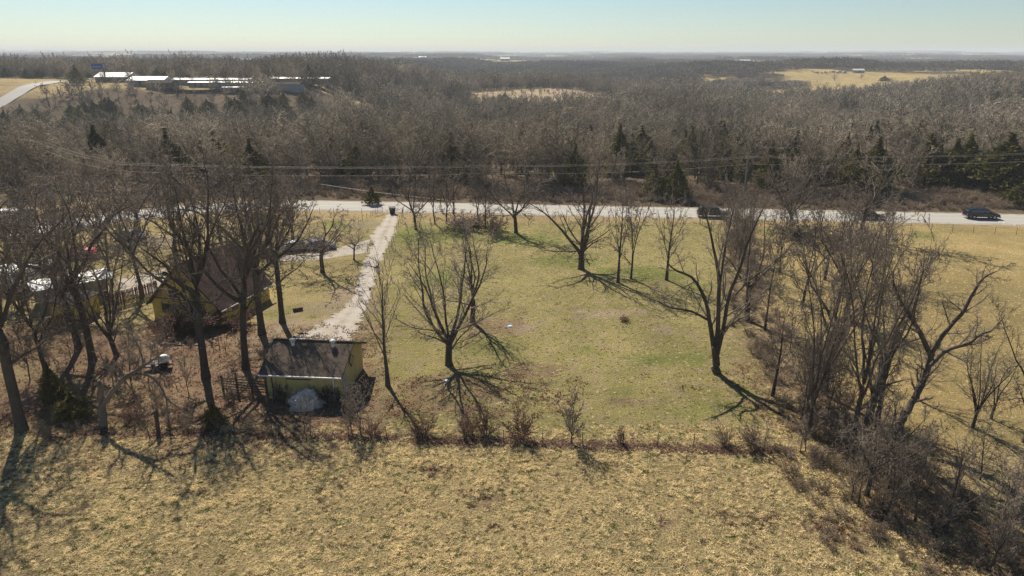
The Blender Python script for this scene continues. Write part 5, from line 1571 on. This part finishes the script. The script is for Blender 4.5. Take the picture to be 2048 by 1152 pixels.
for px, top, base, lab in [(243, 325, 432, 'pole standing in the tree tops beyond the house'), (985, 330, 404, 'pole hidden in the twigs beyond the road, mid lawn'), (1487, 312, 396, 'grey wooden pole beyond the highway behind the fence row'), (2160, 300, 402, 'pole beyond the highway past the right edge')]:
    b = g(px, base)
    if px == 243: b = Vector((pt(px, 325, 128).x, 128, 0))
    h = pt(px, top, b.y).z
    PP.append((b, h)); pole(b, h, lab, rz=math.radians(84) if px == 985 else 0)
pc = Vector((pt(75, 280, 142).x, 142, float(height(pt(75, 280, 142).x, 142)))); hc = pt(75, 280, 142).z
pole(pc, hc - pc.z, 'pole on the far left rising from the dark woods')
pl = pt(-90, 250, 160)
for k, (dx, dz, sg) in enumerate([(-.9, -.2, .5), (.9, -.2, .55), (0, -1.6, .7)]):
    pts_ = [Vector((pl.x + dx, pl.y, pl.z + dz)), Vector((pc.x + dx, pc.y, hc + dz))] + [Vector((b.x, b.y + dx, h + dz)) for b, h in PP]
    wire(pts_, ['upper power line nearest the road', 'upper power line on the woods side', 'lower power line slung under the other two'][k], .017, sg)
# service drop over the road
wire([pt(640, 368, 146), pt(975, 408, 112), ], 'service cable drooping across the highway near the driveway', .03, .3)

# ------------------------------------------------------------------ far buildings
def hall(px, py, L, D_, H, RHt, rz, wall, roof_m, label, cat='warehouse', doors=0, name='building', win_n=0):
    b = g(px, py)
    e = empty(name, b, math.radians(rz), label, cat)
    MB().box((0, D_ / 2, H / 2 - .5), (L, D_, H + 1)).build('wall', wall, e)
    mb = MB()
    mb.poly([(-L / 2 - .6, -.6, H), (L / 2 + .6, -.6, H), (L / 2 + .6, D_ + .6, H), (-L / 2 - .6, D_ + .6, H), (-L / 2 - .6, D_ / 2, H + RHt), (L / 2 + .6, D_ / 2, H + RHt)], [[0, 1, 5, 4], [2, 3, 4, 5], [0, 4, 3], [1, 2, 5], [0, 3, 2, 1]])
    mb.build('roof', roof_m, e)
    for k in range(doors):
        x = -L / 2 + (k + .5) * L / doors
        MB().box((x, -.03, H * .42), (L / doors * .7, .06, H * .8)).build('roller_door', M['grey'], e)
    for k in range(win_n):
        x = -L / 2 + (k + .5) * L / win_n
        f = MB().box((x, -.04, H * .6), (1.3, .06, 1.1)).build('window', M['yellow_trim'], e)
        MB().box((x, -.08, H * .6), (1.1, .03, .9)).build('pane', M['glass'], e if False else f)
    return e
hall(224, 166, 21, 13, 3.6, 2.6, -3, M['brownwall'], M['white_roof'], 'long barn-like building with pale metal roof under the blue billboard', win_n=5)
hall(292, 172, 20, 12, 3.0, 2.0, -2, M['brownwall'], M['white_roof'], 'second pale-roofed building beside the one under the billboard', doors=3)
hall(318, 178, 15, 8, 3.0, 1.6, -6, M['brownwall'], M['shingle_grey'], 'low brown-roofed house in front of the second pale-roofed building', 'house', win_n=3)
hall(400, 169, 58, 8, 2.6, .8, -4, M['tanwall'], M['white_roof'], 'very long low storage row with white roof, rear one', 'storage', doors=14, name='storage_row')
hall(452, 175, 44, 7, 2.4, .7, -6, M['brownwall'], M['white_roof'], 'very long low storage row with white roof, front one', 'storage', doors=12, name='storage_row')
hall(600, 166, 34, 7, 2.4, .7, -4, M['tanwall'], M['white_roof'], 'low storage row nearest the tree line on the hill', 'storage', doors=9, name='storage_row')
hall(470, 187, 12.5, 3.6, 2.9, .25, 4, M['tanwall'], M['white'], 'pale mobile home standing in the grass below the storage rows', 'mobile home', name='mobile_home', win_n=4)
hall(570, 183, 17, 7, 3.6, 1.0, -5, M['bluegrey'], M['shingle_grey'], 'blue-grey shed-like building at the edge of the wood on the hill', 'shed', doors=2)
hall(1719, 146, 12, 8, 3, 1.8, 0, M['brownwall'], M['white_roof'], 'small white-roofed barn on the straw-coloured hill field', 'barn', doors=2, name='barn')
hall(1490, 126, 26, 14, 5, 3, 0, M['tanwall'], M['white_roof'], 'distant white barn beyond the wood near the hazy valley', 'barn', doors=2, name='barn')
for i, (px, py, lab) in enumerate([(845, 118, 'tiny pale farm building in the haze, leftmost of three on the plain'), (700, 120, 'tiny pale barn in the haze above the storage rows'), (1010, 122, 'tiny pale shed in the haze beyond the rough clearing'), (1180, 118, 'tiny pale barn in the haze toward the horizon'), (570, 113, 'tiny white barn on the far ridge')]):
    hall(px, py, 26, 16, 6, 3, 0, M['brownwall'], M['white'], lab, 'barn', doors=3, name='barn')
# long dark yard fence on the hill
a = g(330, 183); b = g(560, 188)
yf = empty('yard_fence', a, math.atan2(b.y - a.y, b.x - a.x), 'dark solid fence along the hill below the storage rows', 'fence')
Ly = (b - a).length; nseg = 24
for k in range(nseg):
    x = (k + .5) * Ly / nseg; w = a + (b - a) * ((k + .5) / nseg)
    MB().box((x, 0, .8 + float(height(w.x, w.y)) - a.z), (Ly / nseg - .1, .08, 1.9)).build('panel', M['dark'], yf)
# billboard
bb = g(203, 166)
Bq = empty('billboard', bb, math.radians(-8), 'blue billboard on a tall dark post behind the pale-roofed building', 'billboard')
zt = pt(200, 127, bb.y).z - bb.z; zb_ = pt(200, 138, bb.y).z - bb.z
MB().cyl((2.5, 1, -1), (2.5, 1, zb_ + 1), .45, n=12).build('mast', M['dark'], Bq)
M['sign_blue'] = simple('billboard_blue', (0.04, 0.09, 0.36), (0.03, 0.06, 0.25), 1)
fc = MB().box((0, 0, (zt + zb_) / 2), (9.6, .5, zt - zb_)).build('face', M['sign_blue'], Bq)
MB().box((3.9, -.27, (zt + zb_) / 2), (1.5, .03, (zt - zb_) * .8)).build('picture_panel', M['tanwall'], fc)
for k, (x, w) in enumerate([(-3.2, 1.4), (-1.2, 1.6), (.9, 1.4)]):
    MB().box((x, -.27, (zt + zb_) / 2 - .3), (w, .03, (zt - zb_) * .22)).build('lettering_bar', M['bluegrey'], fc)
for x in (-4, 0, 4): MB().box((x, .6, zb_ - .1), (.15, 1.6, .15)).build('catwalk_bracket', M['dark'], Bq)
MB().box((0, -.7, zb_ - .2), (9.6, .8, .08)).build('catwalk', M['grey'], Bq)
# hay and junk row on the hill field
rr = random.Random(2)
for k in range(16):
    px = 1622 + k * 4.6 + rr.uniform(-1.5, 1.5)
    b = g(px, 148 - rr.uniform(0, 2.5))
    e = empty('hay_bale', b, rr.uniform(0, 3), 'pale round bale in the row along the hill field', 'bale', 'pale bales lined up on the hill field')
    r = rr.uniform(.9, 1.3)
    MB().cyl((-.8, 0, r), (.8, 0, r), r, n=12).build('bale_roll', M['tanwall'], e)
# lone trees on the hill field, tree row on the business hill
for i, (px, py, top, lab) in enumerate([(1668, 163, 146, 'rounded bare tree alone in the hill field, nearer the bales'), (1722, 160, 145, 'thin bare tree alone in the hill field below the barn'), (1823, 135, 119, 'tall tree on the skyline of the hill field'), (1766, 134, 124, 'small tree by the buildings on the hill field skyline'),
      (1640, 205, 160, 'bare tree at the near edge of the hill field'), (1900, 170, 150, 'pale bare tree at the far edge of the hill field')]):
    b = g(px, py); h = pt(px, top, b.y).z - b.z; s_ = h / 11.5
    place_tree('bare_tree', b, WOOD[i % 8], lab, 'tree', None, i, (s_, s_, s_))
cedar_px(1768, 163, 151, 7, 'round dark evergreen alone in the hill field', 3)
for i, (px, hgt) in enumerate([(165, 42), (205, 30), (262, 40), (290, 44), (345, 30), (362, 46), (385, 34), (430, 44), (452, 40), (485, 36), (500, 40), (516, 44), (540, 50), (560, 40), (590, 38), (612, 46), (640, 42), (668, 48), (690, 44), (706, 40)]):
    b = g(px, 166 + (i % 3) * 3 + (14 if px > 600 else 0)); h = hgt / 1384 * b.y; s_ = h / 11.5
    place_tree('bare_tree', b, WOOD[i % 8], ['bare tree left of the billboard on the hill', 'bare tree under the billboard on the hill', 'bare tree at the gable of the pale barn-like building', 'bare tree between the two pale-roofed buildings', 'bare tree at the far gable of the second pale-roofed building', 'tall bare tree over the rear end of the brown-roofed hill house', 'small bare tree at the start of the storage rows', 'bare tree over the first third of the storage rows', 'bare tree next before the mobile home on the hill', 'bare tree behind the near end of the mobile home', 'bare tree behind the far end of the mobile home', 'bare tree just past the mobile home on the hill', 'tallest bare tree between mobile home and blue-grey building', 'bare tree in front of the blue-grey hill building', 'bare tree at the far gable of the blue-grey hill building', 'tall bare tree past the blue-grey hill building', 'bare tree by the third, nearer storage row end', 'tall bare tree at the end of the storage rows', 'bare tree where the hill woods begin past the storage rows', 'last bare tree of the hill row before the woods'][i], 'tree', 'bare trees among the buildings on the hill', i * 1.1, (s_, s_, s_))
cedar_px(333, 168, 140, 10, 'pointed dark evergreen between the pale roofs on the hill', 2)
cedar_px(155, 170, 130, 12, 'tall evergreen at the top of the hill road', 1)
cedar_px(620, 172, 128, 12, 'evergreen on the hill, nearer the blue-grey building', 0)
for i, (px, py, top, hw) in enumerate([(965, 168, 146, 8), (977, 168, 152, 6), (1110, 170, 152, 9), (1126, 170, 153, 7), (1176, 172, 157, 7), (1200, 172, 158, 7), (1010, 205, 185, 7)]):
    cedar_px(px, py, top, hw, 'dark evergreen at the edge of the rough clearing', i, 'evergreens round the rough clearing')

# ------------------------------------------------------------------ grass, weeds, leaves
def blades(seed, n, h, spread, mat, w=.012, lean=.6):
    rng = np.random.default_rng(seed)
    az = rng.uniform(0, 6.28, n); r = spread * np.sqrt(rng.uniform(0, 1, n))
    c = np.stack([np.cos(az) * r, np.sin(az) * r, 0 * r], 1)
    d = _norm(np.stack([rng.normal(size=n) * lean, rng.normal(size=n) * lean, np.ones(n)], 1))
    hh = (h * rng.uniform(.5, 1.2, n))[:, None]
    s = _norm(np.cross(d, rng.normal(size=(n, 3)))) * w
    mid = c + d * hh * .6; d2 = _norm(d + np.stack([d[:, 0], d[:, 1], 0 * r], 1) * .9 - np.array([0, 0, .25]))
    V = np.concatenate([c - s, c + s, mid + s * .8, mid - s * .8, mid + d2 * hh * .5])
    i = np.arange(n)
    return np_mesh('tuft', V, [np.stack([i, i + n, i + 2 * n, i + 3 * n], 1), np.stack([i + 3 * n, i + 2 * n, i + 4 * n], 1)], mat=mat)
coll4 = source('grass_kinds', [mesh_obj('a_straw_%d' % i, blades(10 + i, 24, .15, .12, M['grass_straw'], .014, 1.2)) for i in range(3)] +
               [mesh_obj('b_green_%d' % i, blades(20 + i, 22, .11, .12, M['grass_green'], .012, .9)) for i in range(2)] +
               [mesh_obj('c_weed_%d' % i, blades(30 + i, 20, .22, .12, M['weed_brown'], .012, .7)) for i in range(2)])
X, Y = jitter_grid(-48, 52, 24, 48.5, .18, rng)
k = (np.abs(X) < .80 * Y + 3) & (vnoise(X / .42, Y / .42, 3) + .55 * (fbm(X / 3, Y / 3, 4) - .5) > .38) & (X < hedge_x(Y) + 1.5)
X, Y = X[k], Y[k]; n = len(X)
u_ = rng.uniform(size=n); patchy = fbm(X / 2.2, Y / 2.2, 44)
pick = np.where(u_ < .80, rng.integers(0, 3, n), rng.integers(3, 5, n))
wp = 0 * X
for b_ in [(960, 1000, 2.0, 2.6), (1500, 1040, 3, 1.3), (1700, 1060, 3, 1.2), (870, 940, 1.5, 1), (1330, 1050, 1.4, .8), (600, 960, 1, .5), (950, 975, 1.2, .5), (940, 1000, 1.6, 1.8), (1010, 1060, 1.2, .8), (1480, 1030, 1.5, .8), (1690, 1080, 2, .8), (1600, 960, 1.6, .8), (400, 985, 1, .4), (1240, 930, 1.2, .4)]:
    wp = np.maximum(wp, blob(X, Y, *b_))
weed = (u_ > .972) | (rng.uniform(size=n) < wp * .42)
pick = np.where(weed, rng.integers(5, 7, n), pick)
s = rng.uniform(.5, 1.25, n) * (.35 + 1.3 * patchy)
s = np.where(weed, rng.uniform(.4, 1.1, n), s)
scatter('grass', 'clumpy dry straw grass of the near pasture', 'grass', np.stack([X, Y, 0 * X], 1), np.stack([rng.normal(size=n) * .15, rng.normal(size=n) * .15, rng.uniform(0, 6, n)], 1), np.stack([s * 1.25, s * 1.25, s], 1), pick, coll4)
X, Y = jitter_grid(-40, 75, 47, 118, .42, rng)
k = (np.abs(X) < .80 * Y + 3) & (rng.uniform(size=len(X)) < .55) & ~((X < -8) & (Y > 51) & (Y < 120) & (rng.uniform(size=len(X)) < .8))
X, Y = X[k], Y[k]; n = len(X); u_ = rng.uniform(size=n)
pick = np.where(X > hedge_x(Y), rng.integers(0, 3, n), np.where(u_ < .45, rng.integers(0, 3, n), rng.integers(3, 5, n)))
onroad = np.abs(Y - road_line(X)) < 5
s = rng.uniform(.5, 1.1, n) * .8
# keep the drive clear
dl = catmull([gp(*((np.array(a) + np.array(b)) / 2)) for a, b in DR], 6)
near_drive = np.min(np.hypot(X[:, None] - dl[None, :, 0], Y[:, None] - dl[None, :, 1]), 1) < 1.2 + rng.uniform(0, 1.1, n)
kk = ~onroad & ~near_drive
scatter('lawn_grass', 'thin yellow-green lawn grass tufts', 'grass', np.stack([X, Y, 0 * X], 1)[kk], np.stack([0 * X, 0 * X, rng.uniform(0, 6, n)], 1)[kk], np.stack([s * 1.3, s * 1.3, s * .8], 1)[kk], pick[kk], coll4)

M['dark_leaf'] = simple('wet_dead_leaf', (0.15, 0.08, 0.052), (0.06, 0.033, 0.024), 9, 0.9, rnd=0.4)
def leaf_patch(seed, n=14, mat=None):
    rng = np.random.default_rng(seed)
    c = np.stack([rng.uniform(-.4, .4, n), rng.uniform(-.4, .4, n), rng.uniform(.01, .05, n)], 1)
    u = _norm(np.stack([rng.normal(size=n), rng.normal(size=n), rng.normal(size=n) * .4], 1)); w = _norm(np.cross(u, np.array([0, 0, 1.0]) + rng.normal(size=(n, 3)) * .3))
    s = rng.uniform(.05, .10, n)[:, None]
    V = np.concatenate([c - u * s, c + w * s * .6, c + u * s, c - w * s * .6])
    i = np.arange(n)
    return np_mesh('leaves', V, [np.stack([i, i + n, i + 2 * n, i + 3 * n], 1)], mat=mat or M['dead_leaf'])
coll5 = source('leaf_kinds', [mesh_obj('leaf_%d' % i, leaf_patch(70 + i)) for i in range(4)])
pts_ = []
X, Y = jitter_grid(-60, 30, 38, 90, .5, rng)
den = (np.exp(-((Y - fence_line(X)) / .55) ** 2) * (X > -45) * (X < 22)) * 1.0
den = np.maximum(den, .30 * sstep(8, 22, -X) * sstep(39, 46, Y) * (Y < 56) * fbm(X / 2.5, Y / 2.5, 36) * 1.7)
den = np.maximum(den, .42 * (X < -12) * (Y > 46) * (Y < 70) * fbm(X / 4, Y / 4, 6) * 1.7)
den = np.maximum(den, .35 * (Y > 50) * (Y < 58) * (X < 6) * fbm(X / 3, Y / 3, 16) * 1.6)
den = np.maximum(den, .006)
k = rng.uniform(size=len(X)) < den
X1, Y1 = X[k], Y[k]
X, Y = jitter_grid(14, 46, 22, 60, .6, rng)
k = (np.abs(X - hedge_x(Y)) < 6 * (.6 + .8 * vnoise(X / 3, Y / 3, 5))) & (rng.uniform(size=len(X)) < .5)
X = np.concatenate([X1, X[k]]); Y = np.concatenate([Y1, Y[k]])
inside = (X > -21.2) & (X < -14.2) & (Y > 52.4) & (Y < 60)
X, Y = X[~inside], Y[~inside]; n = len(X)
scatter('fallen_leaves', 'brown fallen leaves drifted along the fence and under the oaks', 'leaves', np.stack([X, Y, 0 * X + .03], 1), np.stack([0 * X, 0 * X, rng.uniform(0, 6, n)], 1), np.ones((n, 3)) * rng.uniform(.8, 1.4, (n, 1)), rng.integers(0, 4, n), coll5)

coll6 = source('dark_leaf_kinds', [mesh_obj('dark_leaf_%d' % i, leaf_patch(80 + i, 18, M['dark_leaf'])) for i in range(3)])
X, Y = jitter_grid(-34, 21, 44, 50, .26, rng)
k = (np.abs(Y - fence_line(X)) < .28 + .35 * vnoise(X / 1.5, 0 * X, 7)) & (rng.uniform(size=len(X)) < .75)
X, Y = X[k], Y[k]; n = len(X)
scatter('leaf_drift', 'dark red-brown leaves drifted in a line along the front wire fence', 'leaves', np.stack([X, Y, 0 * X + .05], 1), np.stack([0 * X, 0 * X, rng.uniform(0, 6, n)], 1), np.ones((n, 3)) * rng.uniform(.7, 1.2, (n, 1)), rng.integers(0, 3, n), coll6)

# ------------------------------------------------------------------ haze
def haze():
    m = bpy.data.materials.new('haze_air'); m.use_nodes = True
    nt = m.node_tree; nt.nodes.clear()
    out = nt.nodes.new('ShaderNodeOutputMaterial'); v = nt.nodes.new('ShaderNodeVolumePrincipled')
    v.inputs['Color'].default_value = (0.90, 0.95, 1.0, 1)
    v.inputs['Density'].default_value = 0.00018
    v.inputs['Anisotropy'].default_value = 0.0
    nt.links.new(v.outputs[0], out.inputs['Volume'])
    mb = MB(); x0, x1, y0, y1, z0, z1 = -9200, 9200, -500, 9700, -30, 75
    mb.box(((x0 + x1) / 2, (y0 + y1) / 2, (z0 + z1) / 2), (x1 - x0, y1 - y0, z1 - z0))
    tag(mb.build('haze', m), kind='stuff')
haze()
